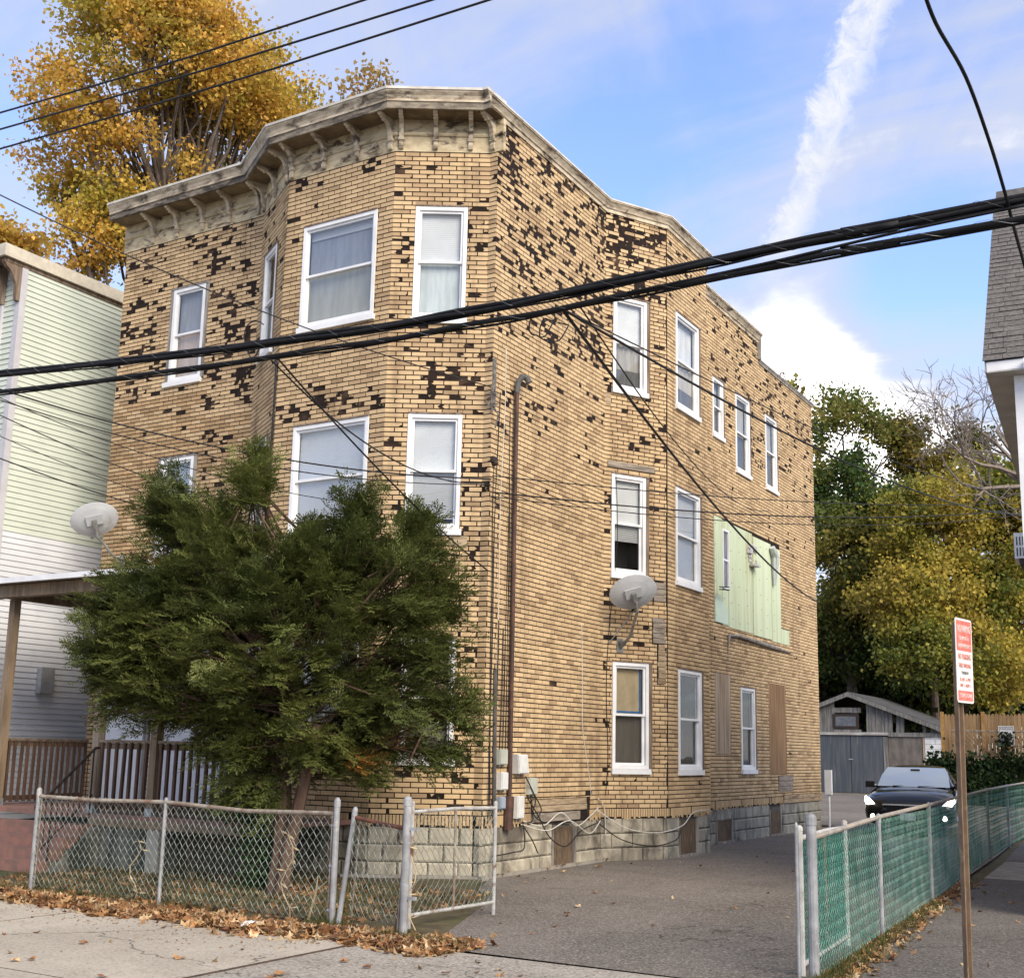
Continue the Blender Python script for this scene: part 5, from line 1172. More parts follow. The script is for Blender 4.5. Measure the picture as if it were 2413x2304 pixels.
# bare branched tree at right
bt = thing('bare_tree', (*(at_depth(2500, 1700, 44)[:2]), 0), 'leafless grey branched tree top beside the shingled house', 'tree')
tb = MB()
def grow(p, d, L, r, lev):
    n = 4; pts = [p]; rr = [r]
    for i in range(n):
        d = unit(d+RNG.normal(0, .17, 3)+np.array([0, 0, .04])); p = p+d*L/n; pts.append(p); rr.append(r*(1-.5*(i+1)/n))
    tb.tube(pts, rr, 5 if lev else 7, cap=False)
    if lev < 5:
        for j in range(3 if lev < 4 else 4):
            i = RNG.integers(2, 5); q = unit(d+RNG.normal(0, .62, 3)); grow(pts[i], q, L*RNG.uniform(.5, .78), max(r*.45, .012), lev+1)
b0 = np.array([*bt.location]); t0 = at_depth(2455, 1150, 44); tb.tube(limb_path(b0, t0, 5, .02), np.linspace(.3, .2, 6), 8)
for (u, v) in ((2130, 1060), (2170, 1000), (2230, 950), (2310, 930), (2250, 1110), (2380, 900), (2180, 1120)):
    q = at_depth(u, v, 44+RNG.uniform(-1, 1)); d = q-t0; L = np.linalg.norm(d); grow(t0+d*.05, unit(d+np.array([0, 0, .15*L])*.2), L*.62, .10, 1)
tb.build('trunk', mat('grey_bark', (.17, .14, .12), (.26, .22, .19), 8, .95), bt)

# ---- the yew in the front yard
yb = np.array([-.95, -2.85, 0.]); YD = 14.15
yew = thing('yew_shrub', yb, 'big dark green spreading yew in the fenced front yard', 'shrub')
blb = [(540, 1230, 205, 160, 1.4), (300, 1205, 112, 98, .9), (320, 1330, 105, 75, .8), (492, 985, 27, 112, .3), (395, 1050, 78, 66, .6), (320, 990, 30, 45, .35), (690, 1075, 48, 70, .5), (605, 1105, 90, 62, .8), (400, 1110, 100, 72, .8), (590, 1070, 48, 56, .45), (800, 1115, 100, 80, .9), (840, 1050, 40, 45, .4), (800, 1320, 105, 90, 1.0), (905, 1375, 38, 24, .35), (590, 1400, 160, 70, 1.0), (230, 1240, 58, 60, .7), (262, 1120, 40, 38, .4), (845, 1215, 50, 90, .6), (490, 900, 12, 55, .15), (705, 985, 20, 40, .2), (830, 1010, 26, 36, .25), (330, 955, 20, 42, .2), (430, 1010, 30, 45, .3), (880, 1140, 30, 36, .3), (195, 1190, 30, 28, .3), (190, 1270, 28, 24, .3), (700, 1450, 70, 45, .5), (850, 1440, 42, 28, .4), (505, 1480, 66, 80, .6), (470, 1420, 80, 60, .6)]
right = R_*1.0; right[2] = 0; right /= np.linalg.norm(right); fwd = np.array([F_[0], F_[1], 0]); fwd /= np.linalg.norm(fwd)
def ypt(x, y): return at_depth(x*k_, y*k_, YD)
Cs, Ds = [], []
stems = MB()
ctr = yb+np.array([0, 0, 1.6])
stems.tube([yb+np.array([.02, 0, -.05]), yb+np.array([.06, .02, .5]), yb+np.array([.0, .05, 1.1]), ctr], [.13, .11, .10, .08], 9)
stems.tube([yb+np.array([.12, -.05, -.05]), yb+np.array([.24, -.05, .6]), ctr+np.array([.5, 0, .3])], [.09, .08, .06], 8)
sp_d, sp_c, sp_n, sp_col = [], [], [], []
for (x, y, rx, ry, dz) in blb:
    x = 548+(x-560)*.915; y = 1290+(y-1290)*.965; rx *= .95; c = ypt(x, y); RX, RZ = rx*k_*YD/FPX, ry*k_*YD/FPX; RY = dz*1.05
    n = int((58 if x < 760 else 36)*(RX*RZ+RX*RY*.5+RZ*RY*.5))+6
    for i in range(n):
        d = RNG.normal(0, 1, 3); d /= np.linalg.norm(d); rr_ = RNG.uniform(.30, 1.0)**.5*RNG.uniform(.90, 1.12)
        p = c+right*d[0]*RX*rr_+fwd*d[1]*RY*rr_+np.array([0, 0, d[2]*RZ*rr_])
        if p[1] > -.95 and p[0] < 0.3: continue
        o_ = p-(ctr+np.array([0, 0, (p[2]-ctr[2])*.5])); o_ = o_/(np.linalg.norm(o_)+1e-6); cd_ = unit(o_*.9+d*.4+RNG.normal(0, .22, 3)*np.array([1, 1, .7])+np.array([0, 0, .04]))
        stems.tube([p-cd_*.75-np.array([0, 0, .06]), p-cd_*.3, p+cd_*.1], [.014, .010, .004], 4, cap=False)
        for q in range(9):
            f = q/8-.5; sp_c.append(p+cd_*f*.34+RNG.normal(0, .075, 3)); sp_d.append(unit(cd_*np.array([1, 1, .75])+RNG.normal(0, .42, 3)*np.array([1, 1, .55])))
stems.build('trunk', M_BARKR, yew)
sp_c, sp_d = np.array(sp_c), np.array(sp_d); ns_ = len(sp_c)
# each spray: a flat fan of short twigs clothed in needles
nt, nn_ = 8, 10
side = unit(np.cross(sp_d, np.array([0, 0, 1.])+RNG.normal(0, .35, (ns_, 3)))); nor = np.cross(side, sp_d)
tone = np.array([vnoise(p[0]*1.6, p[2]*1.6+p[1], 31) for p in sp_c]); brown = np.array([vnoise(p[0]*1.1+40, p[2]*1.5-p[1]*.6, 77) for p in sp_c])
gcol = np.array((.060, .082, .022))*(1-tone[:, None])+np.array((.195, .215, .058))*tone[:, None]
bm_ = np.clip((brown-.80)/.10, 0, 1)[:, None]*(RNG.random((ns_, 1)) < .55); gcol = gcol*(1-bm_)+np.array((.42, .20, .05))*bm_
A, B, Cc, Dd, Ss, LL = [], [], [], [], [], []
SL_ = RNG.uniform(.20, .38, ns_)
for j in range(nt):
    f = (j+.5)/nt; sg = 1 if j % 2 else -1
    tb0 = sp_c+sp_d*(SL_*(f-.3))[:, None]-np.array([0, 0, 1])*(SL_*.25*f*f)[:, None]
    tdir = unit(sp_d*.8+side*sg*(.95-.45*f)+RNG.normal(0, .12, (ns_, 3)))
    tl = SL_*(.62-.3*f)
    for q in range(nn_):
        g = (q+.3)/nn_; s2 = 1 if q % 2 else -1; tside = unit(np.cross(nor, tdir))
        Cc.append(tb0+tdir*(tl*g)[:, None]); Dd.append(unit(tdir*.75+tside*s2*.75+nor*RNG.normal(0, .25, (ns_, 1)))); Ss.append(unit(tside*s2*.5-tdir*.8+nor*.3)); LL.append(RNG.uniform(.034, .058, ns_))
Cc, Dd, Ss, LL = map(np.concatenate, (Cc, Dd, Ss, LL)); gc_ = np.tile(gcol, (nt*nn_, 1))*RNG.uniform(.7, 1.35, (len(LL), 1))
Ss = unit(Ss-Dd*np.sum(Ss*Dd, axis=1, keepdims=True))
leaf_mesh('crown', Cc, Dd, Ss, LL, LL*.34, np.clip(gc_, .005, .6), M_NEEDLE, yew, fold=.1)
print('yew needles', len(LL), 'sprays', ns_)

# ---- litter of dead leaves, grass and weeds
LIT = np.array([(.36, .18, .08), (.48, .27, .125), (.55, .37, .19), (.25, .12, .06), (.60, .45, .27), (.40, .22, .09)])
M_LIT = mat('dead_leaf', (1, 1, 1), (.7, .68, .66), 30, .75, attr=True, trans=.15, spec=.25)
def litter(name, P, size, m=M_LIT, tilt=.55, pal=LIT):
    n = len(P); D = unit(np.c_[RNG.normal(0, 1, (n, 2)), RNG.normal(0, tilt, n)]); S = unit(np.cross(D, np.c_[RNG.normal(0, tilt*.8, (n, 2)), np.ones(n)]))
    L = size*RNG.uniform(.6, 1.3, n); col = pal[RNG.integers(len(pal), size=n)]*RNG.uniform(.65, 1.25, (n, 1))
    # five-sided curled leaf made of two kites crossing: main blade and side lobes
    C = P-D*(L*.5)[:, None]
    allC = np.concatenate([C, C+D*(L*.25)[:, None], C+D*(L*.25)[:, None]]); D2 = unit(D*.55+S*.9+np.array([0, 0, .12])); D3 = unit(D*.55-S*.9+np.array([0, 0, .12]))
    aD = np.concatenate([D, D2, D3]); aS = np.concatenate([S, unit(np.cross(np.cross(D, S), D2)), unit(np.cross(np.cross(D, S), D3))])
    o = leaf_mesh(name, allC, aD, aS, np.concatenate([L, L*.62, L*.62]), np.concatenate([L*.5, L*.34, L*.34]), np.concatenate([col]*3), m, fold=.5); o['kind'] = 'stuff'; return o
P = []
for i in range(6800):                              # the drift along the front fence
    x = RNG.uniform(-8, 2.9); e = -5.12-.22*(vnoise(x*1.1, 3, 2)-.5)-.10*(vnoise(x*4, 1, 6)-.5); y = e+abs(RNG.normal(0, .30))-.06-(.25*RNG.random() if RNG.random() < .12 else 0)+RNG.uniform(-.06, .05)
    P.append((x, y, .012+max(0, .075-abs(y-e-.12)*.2)*RNG.random()))
for i in range(300): x = RNG.uniform(1.3, 3.0); P.append((x, RNG.uniform(-5.1, -4.45), .015+.03*RNG.random()))
litter('leaf_litter', np.array(P), .105)
P = [(RNG.uniform(-4.5, 2.0), RNG.uniform(-4.5, -1.3), .01+.02*RNG.random()) for i in range(1500)]
P = [p for p in P if p[0] < 1.3-(p[1]+4)*.0 and not (p[0] > 1.25-.3*(p[1]+2) and p[1] > -2)]
litter('yard_leaves', np.array(P), .085, pal=LIT*.8)
P = []
for i in range(700):
    f = RNG.random()**1.4; y = -4.8+f*9; x0 = 5.77-.0685*(y+4.45); P.append((x0+abs(RNG.normal(0, .13)), y, .012+.02*RNG.random()))
litter('fence_leaves', np.array(P), .075)
P = [(RNG.uniform(-.05, .12), RNG.uniform(0, 15), .045) for i in range(70)]+[(RNG.uniform(.1, 5.2), RNG.uniform(-4.4, 9), .012) for i in range(46)]+[(RNG.uniform(-5, 5), RNG.uniform(-8, -5.2), .016) for i in range(60)]+[(RNG.uniform(5.9, 8), RNG.uniform(-4, 4), .012) for i in range(24)]
litter('scattered_leaves', np.array(P), .06)
n = 900; P = np.array([(RNG.uniform(-5, 1.8), RNG.uniform(-8.5, -4.95)*1.0, .013) for i in range(n)]); P[:, 1] = -5.02-np.abs(RNG.normal(0, .5, n)); litter('leaf_crumbs', P, .022, tilt=.2)
def grass(name, P, h, pal):
    n = len(P); D = unit(np.c_[RNG.normal(0, .42, (n, 2)), np.ones(n)]); S = unit(np.cross(D, RNG.normal(0, 1, (n, 3)))); L = h*RNG.uniform(.5, 1.3, n)
    o = leaf_mesh(name, P, D, S, L, np.full(n, .007), pal[RNG.integers(len(pal), size=n)]*RNG.uniform(.7, 1.3, (n, 1)), M_LEAF); o['kind'] = 'stuff'; return o
GP = np.array([(.07, .10, .025), (.11, .12, .035), (.20, .17, .07), (.26, .21, .10)])
P = [(RNG.uniform(-4.6, 1.2), RNG.uniform(-4.6, -1.4), 0) for i in range(11000)]; P = [p for p in P if vnoise(p[0]*2, p[1]*2, 9) > .40]
grass('yard_grass', np.array(P), .075, GP)
P = [(2.21+RNG.normal(0, .13), -4.78+RNG.normal(0, .07), 0) for i in range(420)]+[(1.2+RNG.normal(0, .12), -4.52+RNG.normal(0, .06), 0) for i in range(300)]+[(2.5+RNG.normal(0, .22), -4.86+RNG.normal(0, .05), 0) for i in range(300)]
for i in range(1500): f = RNG.random()**2; y = -4.75+f*6; P.append((5.80-.0685*(y+4.45)+abs(RNG.normal(0, .10)), y, 0))
grass('kerb_grass', np.array(P), .10, GP[:3])
# individual bigger leaves lying on the sidewalk and the drive
sw = bpy.data.objects['sidewalk']; dr = bpy.data.objects['driveway']
lm = None
for (u, v, par, s_) in ((196, 2219, sw, .10), (35, 2260, sw, .09), (74, 2258, sw, .08), (423, 2254, sw, .12), (240, 2298, sw, .08), (660, 2292, sw, .12), (640, 2300, sw, .09), (812, 2262, dr, .09), (865, 2276, dr, .09), (1022, 2245, sw, .13), (1326, 2053, dr, .13), (1410, 2040, dr, .14), (1405, 2100, dr, .12), (1362, 2133, dr, .09), (1336, 2151, dr, .09), (1050, 2291, dr, .09), (2384, 2125, bpy.data.objects['neighbour_driveway'], .09)):
    d = pdir(u, v); P_ = CAM+d*(.02-CAM[2])/d[2]
    b = MB(); a_ = random.uniform(0, 6.28); pts = []
    for k in range(9):
        an = a_+k*2*math.pi/9; r_ = s_*.5*(1.0 if k % 2 == 0 else .62)*random.uniform(.85, 1.15); pts.append((P_[0]+r_*math.cos(an), P_[1]+r_*math.sin(an), .010+random.random()*.03))
    cc = tuple(np.array(random.choice(LIT.tolist()))*1.15)
    for k in range(9): b.face([(P_[0], P_[1], .018), pts[k], pts[(k+1) % 9]], cc)
    b.build('fallen_leaf', M_LIT, par)
b = MB(); pc = at_depth(590, 2182, 1); d = pdir(592, 2180); pc = CAM+d*(.04-CAM[2])/d[2]
for i in range(5):
    for j in range(8):
        q = lambda i, j: pc+np.array([math.cos(j*.785)*.026*i*(1+.2*vnoise(i*2., j*2., 3)), math.sin(j*.785)*.020*i*(1+.3*vnoise(i*3., j % 8*2., 5)), .04-.008*i*i*.25+.01*vnoise(i*3., j % 8*3., 6)])
        b.face([q(i, j), q(i+1, j), q(i+1, j+1), q(i, j+1)])
o = b.build('paper_scrap', M_WHITE, origin=tuple(pc)); tag(o, 'crumpled white paper bag lying in the dead leaves', 'litter')
b = MB(); pc = np.array([1.55, -4.75, .03])
for i in range(12): a_ = RNG.normal(0, .05, 3)*np.array([1, .6, .3]); b.face([pc+a_, pc+a_+RNG.normal(0, .05, 3)*np.array([1, 1, .5]), pc+a_+RNG.normal(0, .05, 3)*np.array([1, 1, .5])])
o = b.build('plastic_scrap', mat('pinkish_wrapper', (.55, .45, .47), (.35, .27, .3), 20, .4), origin=tuple(pc)); tag(o, 'small pinkish wrapper in the leaves under the leaning gate', 'litter')
b = MB(); d = pdir(726, 2167); q = CAM+d*(.0-CAM[2])/d[2]; b.tube([q, q+np.array([.06, .02, .25]), q+np.array([.08, .02, .42])], [.012, .01, .005], 5); b.tube([q+np.array([.065, .02, .28]), q+np.array([.17, .05, .37])], [.008, .004], 5)
o = b.build('dry_stick', mat('straw', (.50, .40, .24), (.4, .3, .17), 20, .8), origin=tuple(q)); tag(o, 'pale forked dry stick standing in the yard behind the fence', 'stick')
# straw weed threaded through the fence
for i, (x, y, h) in enumerate(((-1.62, -4.33, .62), (.55, -4.38, .8), (1.9, -4.2, .75))):
    b = MB(); pts = [np.array([x, y, 0])+np.array([.06*math.sin(k*1.3+i), .02*math.cos(k), k*h/7]) for k in range(8)]; b.tube(pts, [.006]*7+[.003], 4)
    for k in range(1, 8):
        for s_ in (-1, 1): d = unit(np.array([s_*.8, RNG.normal(0, .3), RNG.uniform(-.6, .5)])); p = pts[k]; sd_ = np.array([0, .012, .006]); b.face([p, p+d*.05+sd_, p+d*.10, p+d*.05-sd_])
    o = b.build('dry_weed', MATS['straw'], origin=(x, y, 0)); tag(o, ('straw coloured dead weed climbing the left fence panel', 'yellowed dead vine hanging on the fence near the leaning post', 'thin dry stalk seen through the narrow walk gate')[i], 'weed')

# ---- ivy bank at the back right
ib = thing('ivy_bank', (2, 35, 0), 'bank of dark ivy below the brown stockade fence', 'hedge')
b = MB(); b.prism([(-1.6, 34.6, -.05), (6, 34.6, -.05), (6, 35.2, 1.45), (-1.6, 35.2, 1.45)], (0, 1.0, 0)[:0] or (0, -.01, 0)); b.box(-1.6, 6, 35.21, 36.0, -.05, 1.44); b.build('bank', M_SOIL, ib)
n = 9000; t_ = RNG.random(n); C = np.c_[RNG.uniform(-1.9, 6, n), 34.5+.65*t_+RNG.normal(0, .08, n), 1.55*t_+RNG.normal(0, .07, n)]; top_ = RNG.random(n) < .2; C[top_, 2] = 1.45+np.abs(RNG.normal(0, .25, top_.sum())); C[top_, 1] = RNG.uniform(34.9, 35.5, top_.sum())
D = unit(RNG.normal(0, 1, (n, 3))+np.array([0, -.5, -.4])); S = unit(np.cross(D, RNG.normal(0, 1, (n, 3)))); L = RNG.uniform(.10, .2, n)
leaf_mesh('foliage', C, D, S, L, L*.85, np.array((.022, .042, .014))*RNG.uniform(.6, 2.0, (n, 1)), M_LEAF, ib)
vn = thing('ivy_vine', (1.05, 35.3, 1.4), 'dark vine hiding most of the small parking sign', 'plant')
n = 420; C = np.c_[1.0+RNG.normal(0, .17, n), 35.38+RNG.normal(0, .04, n), 1.5+RNG.random(n)**.8*1.18]; D = unit(RNG.normal(0, 1, (n, 3))); S = unit(np.cross(D, RNG.normal(0, 1, (n, 3)))); L = RNG.uniform(.06, .14, n)
leaf_mesh('foliage', C, D, S, L, L*.8, np.array((.02, .032, .014))*RNG.uniform(.6, 1.8, (n, 1)), M_LEAF, vn)
b = MB(); b.tube([(1.0, 35.4, 1.4), (1.05, 35.4, 2.0), (.98, 35.4, 2.6)], .012, 5); b.build('stem', M_BARK, vn)
n = 500; b4 = thing('yard_bush', (-1.5, -2.6, 0), 'low leafy green shoot at the foot of the yew trunk', 'plant')
C = np.c_[-1.25+RNG.normal(0, .16, n*3), -2.75+RNG.normal(0, .12, n*3), RNG.uniform(.03, .85, n*3)]; D = unit(RNG.normal(0, 1, (n*3, 3))+np.array([0, 0, .3])); S = unit(np.cross(D, RNG.normal(0, 1, (n*3, 3)))); L = RNG.uniform(.03, .07, n*3)
leaf_mesh('foliage', C, D, S, L, L*.6, np.array((.035, .085, .02))*RNG.uniform(.5, 1.5, (n*3, 1)), M_LEAF, b4)

# ================================================================== SATELLITE DISHES
M_DISH = mat('dish_grey', (.43, .445, .46), (.37, .385, .40), 3, .5, stain=(.25, .25, .24), sscale=4, slo=.58, shi=.8); M_MAST = mat('mast_grey', (.28, .29, .28), (.20, .20, .19), 8, .55, metal=.3)
def dish(label, mount, nrm, centre, face, w=.375, h=.285, arm_dir=None, roll=.32):
    mount, centre = np.array(mount, float), np.array(centre, float); nrm = np.array(nrm, float)
    t = thing('satellite_dish', mount, label, 'satellite dish', 'satellite dishes on the brick house'); f = unit(np.array(face, float)); rt = unit(np.cross(f, (0, 0, 1.))); u_ = np.cross(rt, f); ca_, sa_ = math.cos(roll), math.sin(roll); rt, u_ = rt*ca_+u_*sa_, u_*ca_-rt*sa_
    b = MB(); n = 28; rad = (0, .35, .7, 1.0)
    def P(r, k, o): a = 2*math.pi*k/n; return centre+rt*w*r*math.cos(a)+u_*h*r*math.sin(a)+f*(.075*r*r+o)
    for i in range(3):
        for k in range(n): b.face([P(rad[i], k, 0), P(rad[i+1], k, 0), P(rad[i+1], k+1, 0), P(rad[i], k+1, 0)]); b.face([P(rad[i], k+1, -.012), P(rad[i+1], k+1, -.012), P(rad[i+1], k, -.012), P(rad[i], k, -.012)])
    for k in range(n): b.face([P(1, k, -.012), P(1, k+1, -.012), P(1.015, k+1, .004), P(1.015, k, .004)]); b.face([P(1.015, k, .004), P(1.015, k+1, .004), P(1, k+1, 0), P(1, k, 0)])
    dsh = b.build('reflector', M_DISH, t, smooth=False)
    for p_ in dsh.data.polygons: p_.use_smooth = True
    b = MB(); c0 = centre-f*.04+u_*.02; b.obox(c0-rt*.13-u_*.08, rt*.26, u_*.16, f*.035); b.build('back_plate', M_DISH, t)
    bk = centre-f*.10; b = MB(); b.obox(bk-rt*.035-u_*.16, rt*.07, u_*.20, f*.07); b.build('bracket', M_MAST, t)
    el = bk-u_*.20-np.array([0, 0, .05]); b = MB(); kn = mount+nrm*.32+np.array([0, 0, .16]); b.tube([mount+nrm*.02, mount+nrm*.10, kn, el*.5+kn*.5+np.array([0, 0, .02]), el, bk-u_*.10], .024, 8); b.build('mast', M_MAST, t)
    b = MB(); b.obox(mount-np.array([0, 0, .10])-np.cross(nrm, (0, 0, 1))*.06, np.cross(nrm, (0, 0, 1))*.12, (0, 0, .22), nrm*.02); b.tube([mount+nrm*.03+np.array([0, 0, .08]), mount+nrm*.12+np.array([0, 0, .03])], .045, 8); b.build('foot', M_MAST, t)
    b = MB(); a0 = centre-u_*h*.96-f*.02; a1 = a0+f*.48+u_*.02 if arm_dir is None else a0+np.array(arm_dir); b.obox(a0-rt*.018, rt*.036, u_*.036, a1-a0); o = b.build('feed_arm', M_MAST, t)
    b = MB(); b.tube([a1-f*.02, a1+f*.08+u_*.03], [.03, .035], 8); b.obox(a1+f*.0-rt*.06+u_*.02, rt*.12, u_*.05, f*.08); b.build('feed_horn', M_DISH, o)
    return t
w = WL['AB']; dish('grey satellite dish above the porch roof at the left of the front', w.P(.53, 4.60), w.n, w.P(.50, 5.20, .62), (-.62, .45, .42), arm_dir=(-.42, .22, .05))
w = WL['GH']; dl = dish('grey satellite dish between two windows of the side bay', w.P(.32, 3.33), w.n, w.P(.16, 4.10, .62), (-.45, .62, .45), arm_dir=(-.2, .4, .12))
b = MB(); b.tube([w.P(.10, 3.36, .02), w.P(.30, 3.9, .5)], .010, 5); o = b.build('strut', M_POST, dl)

# ================================================================== CONDUITS, BOXES, WIRES ON THE WALL
w = WL['FG']; M_PIPE = mat('brown_pipe', (.085, .045, .035), (.055, .032, .026), 6, .55, stain=(.12, .06, .04), sscale=4)
sp = thing('service_mast', tuple(w.P(.58, .9, .06)), 'tall dark brown service mast with curved weatherhead on the side wall', 'conduit')
b = MB(); b.tube([w.P(.60, .62, .05), w.P(.62, 1.2, .055), w.P(.60, 2.7, .06), w.P(.575, 5.6, .065), w.P(.57, 6.72, .07)], .032, 10); b.tube([w.P(.605, .60, .04), w.P(.61, 1.04, .05)], .075, 10); b.build('pipe', M_PIPE, sp)
b = MB(); b.tube([w.P(.57, 6.70, .07), w.P(.58, 6.86, .08), w.P(.62, 6.94, .12), w.P(.67, 6.93, .17), w.P(.69, 6.86, .20)], [.036, .042, .050, .052, .045], 10); b.build('weatherhead', mat('dark_cap', (.09, .09, .09), (.14, .14, .135), 8, .7), sp)
for z in (2.2, 4.4): b = MB(); b.lathe(w.P(.603-.006*z, z-.03, .056), (0, 0, 1), [(0, .046), (0, .05), (.05, .05), (.05, .046)], 10); b.build('strap', M_MAST, sp)
cdu = MB(); cdu.tube([w.P(.27, .70, .03), w.P(.255, 1.4, .03), w.P(.215, 2.72, .03)], .028, 8); o = cdu.build('grey_conduit', mat('dark_conduit', (.06, .055, .055), (.1, .095, .09), 6, .6), origin=tuple(w.P(.25, .7))); tag(o, 'short dark conduit left of the brown service mast', 'conduit')
M_BOXG = mat('utility_grey', (.44, .46, .40), (.38, .40, .35), 5, .55); M_BOXW = mat('utility_white', (.66, .67, .66), (.56, .57, .56), 5, .5)
def ubox(label, s0, s1, z0, z1, dep, m, rot=0.0):
    t = thing('utility_box', tuple(w.P(s0, z0)), label, 'utility box', 'utility boxes by the house corner')
    b = MB(); b.obox(w.P(s0, z0, .004), w.t*(s1-s0), np.array([0, 0, z1-z0])+w.t*rot, w.n*dep); b.build('case', m, t)
    b = MB(); b.obox(w.P(s0+.012, z0+.012, dep+.005), w.t*(s1-s0-.024), np.array([0, 0, z1-z0-.024])+w.t*rot, w.n*.012); b.build('cover', m, t)
    for q in (.25, .7):
        b = MB(); p = w.P(s0+(s1-s0)*q, z0, dep*.5); b.lathe(p+np.array([0, 0, .002]), (0, 0, -1), [(0, .016), (.03, .016), (.03, .01)], 8); b.build('cable_gland', M_MAST, t)
ubox('olive grey utility box, upper one left of the brown mast', .315, .515, 1.46, 1.665, .07, M_BOXG)
ubox('white utility box below the olive grey one left of the mast', .35, .52, 1.13, 1.36, .08, M_BOXW)
ubox('tilted white meter box right of the brown mast', .76, 1.03, 1.34, 1.60, .11, M_BOXW, rot=-.05)
ubox('olive grey utility box standing alone further right on the wall', 1.13, 1.36, 1.05, 1.28, .06, M_BOXG)
ubox('long white utility box low right of the mast base', .80, .98, .74, 1.04, .07, M_BOXW)
ubox('small bluish grey box behind the gate end', .36, .50, .88, 1.04, .06, mat('bluish_box', (.30, .35, .42), (.25, .29, .35), 5, .5))
M_WIRE = mat('black_wire', (.012, .011, .012), (.022, .02, .02), 20, .55); M_WIREW = mat('white_wire', (.62, .60, .54), (.5, .48, .42), 20, .6)
def wire(name, label, pts, r=.006, m=None, cat='cable', group=None, n=5, steps=6):
    pts = [np.array(p, float) for p in pts]; P = []
    for i in range(len(pts)-1):                     # Catmull-Rom through the points
        p0, p1, p2, p3 = pts[max(i-1, 0)], pts[i], pts[i+1], pts[min(i+2, len(pts)-1)]
        for k in range(steps): t = k/steps; P.append(.5*((2*p1)+(-p0+p2)*t+(2*p0-5*p1+4*p2-p3)*t*t+(-p0+3*p1-3*p2+p3)*t**3))
    P.append(pts[-1]); b = MB(); b.tube(P, r, n); o = b.build(name, m or M_WIRE, smooth=True, origin=tuple(pts[0])); tag(o, label, cat, group); return o
G1 = 'black cables hanging down the side wall'
for i, (s_, z0, z1) in enumerate(((.10, .7, 5.5), (.15, .75, 6.6), (.31, .9, 3.4), (.42, 1.6, 3.3), (.47, 1.6, 4.9), (.52, 1.6, 6.4))):
    wire('wall_cable', 'thin black wall cable, %s counted from the house corner toward the brown mast' % ('first', 'second', 'third', 'fourth', 'fifth', 'sixth')[i], [w.P(s_+.03*math.sin(z+i), z, .02+.012*math.sin(z*2+i)) for z in np.linspace(z0, z1, 8)], .007, group=G1)
wire('cream_cable', 'thin cream cable falling along the wall left of the mast', [w.P(s_, z, .015) for s_, z in ((.33, 7.3), (.34, 6.5), (.31, 5.8), (.27, 5.0), (.29, 3.4), (.28, 1.9), (.31, 1.0))], .007, M_WIREW)
wire('straw_cable', 'thin straw cable slanting down the wall left of the side bay', [w.P(s_, z, .012) for s_, z in ((2.75, 3.6), (2.80, 2.6), (2.82, 2.0), (3.05, 1.3), (3.12, .98))], .006, M_WIREW)
H_ = WL['GH']; I_ = WL['HI']
G2 = 'loose cables strung along the foundation'
lo = [[w.P(1.0, .70, .05), w.P(1.5, .62, .09), w.P(2.1, .78, .05), w.P(2.5, .58, .09), w.P(3.0, .70, .06), w.P(3.3, .82, .05)], [w.P(.95, .66, .05), w.P(1.6, .55, .10), w.P(2.3, .66, .08), w.P(2.9, .45, .10), w.P(3.3, .62, .08)],
      [w.P(3.25, .78, .05), H_.P(.4, .50, .08), H_.P(1.0, .42, .08), I_.P(.4, .50, .06), I_.P(.9, .70, .06), I_.P(1.6, .72, .05)], [w.P(3.3, .95, .04), H_.P(.02, .80, .04), H_.P(.05, .35, .05)]]
for i, p in enumerate(lo): wire('white_cable', ('white cable waving above the left cellar opening in three bends', 'white cable sagging lowest across the left cellar opening', 'long white cable drooping from the wall knot to the right cellar opening', 'short white cable hanging straight down from the wall knot')[i], p, .009, M_WIREW, group=G2)
lk = [[w.P(1.1, 1.02, .05), w.P(1.35, .75, .10), w.P(1.7, .45, .09), w.P(2.2, .30, .08), w.P(2.7, .5, .07), w.P(3.3, .6, .06)], [w.P(.95, .68, .05), w.P(1.2, .45, .08), w.P(1.4, .25, .07)], [w.P(1.0, .70, .05), w.P(1.0, .35, .08), w.P(.7, .30, .07), w.P(.2, .28, .06)], [w.P(3.2, .62, .06), H_.P(.3, .33, .10), H_.P(.9, .22, .10), I_.P(.1, .30, .09), I_.P(.4, .45, .05)],
      [w.P(1.0, 1.3, .08), w.P(1.25, 1.0, .1), w.P(1.2, .8, .1), w.P(1.55, .66, .08), w.P(2.3, .60, .07)], [w.P(1.2, 1.05, .05), w.P(1.1, .9, .12), w.P(1.18, .7, .1), w.P(.98, .68, .05)], [w.P(1.3, 1.05, .05), w.P(1.42, .85, .10), w.P(1.33, .72, .08)]]
for i, p in enumerate(lk): wire('black_cable', ('long black cable swooping from the utility box past the left cellar opening', 'short loose black cable end hanging over the foundation corner', 'black cable curling left low over the foundation blocks', 'black cable sagging deepest across the side bay foundation', 'black cable slanting from the tilted meter to the cellar opening', 'tight black cable loop below the lone olive box', 'short black cable bowed out under the lone olive box')[i], p, .009, group='loose black cables strung along the foundation')
wire('bay_cable', 'thin black cable dropping beside the lower bay windows', [H_.P(s_, z, .02) for s_, z in ((.22, 6.2), (.26, 5.2), (.20, 4.4), (.10, 3.5), (.06, 2.6), (.10, 1.6), (.06, 1.0))], .006)
cr_ = [wire('corner_cable', 'bundle of black cables down the seam of the front bay', [WL['BC'].P(1.34+.012*math.sin(z*3), z, .03) for z in np.linspace(3.6, 7.4, 9)], .018)]
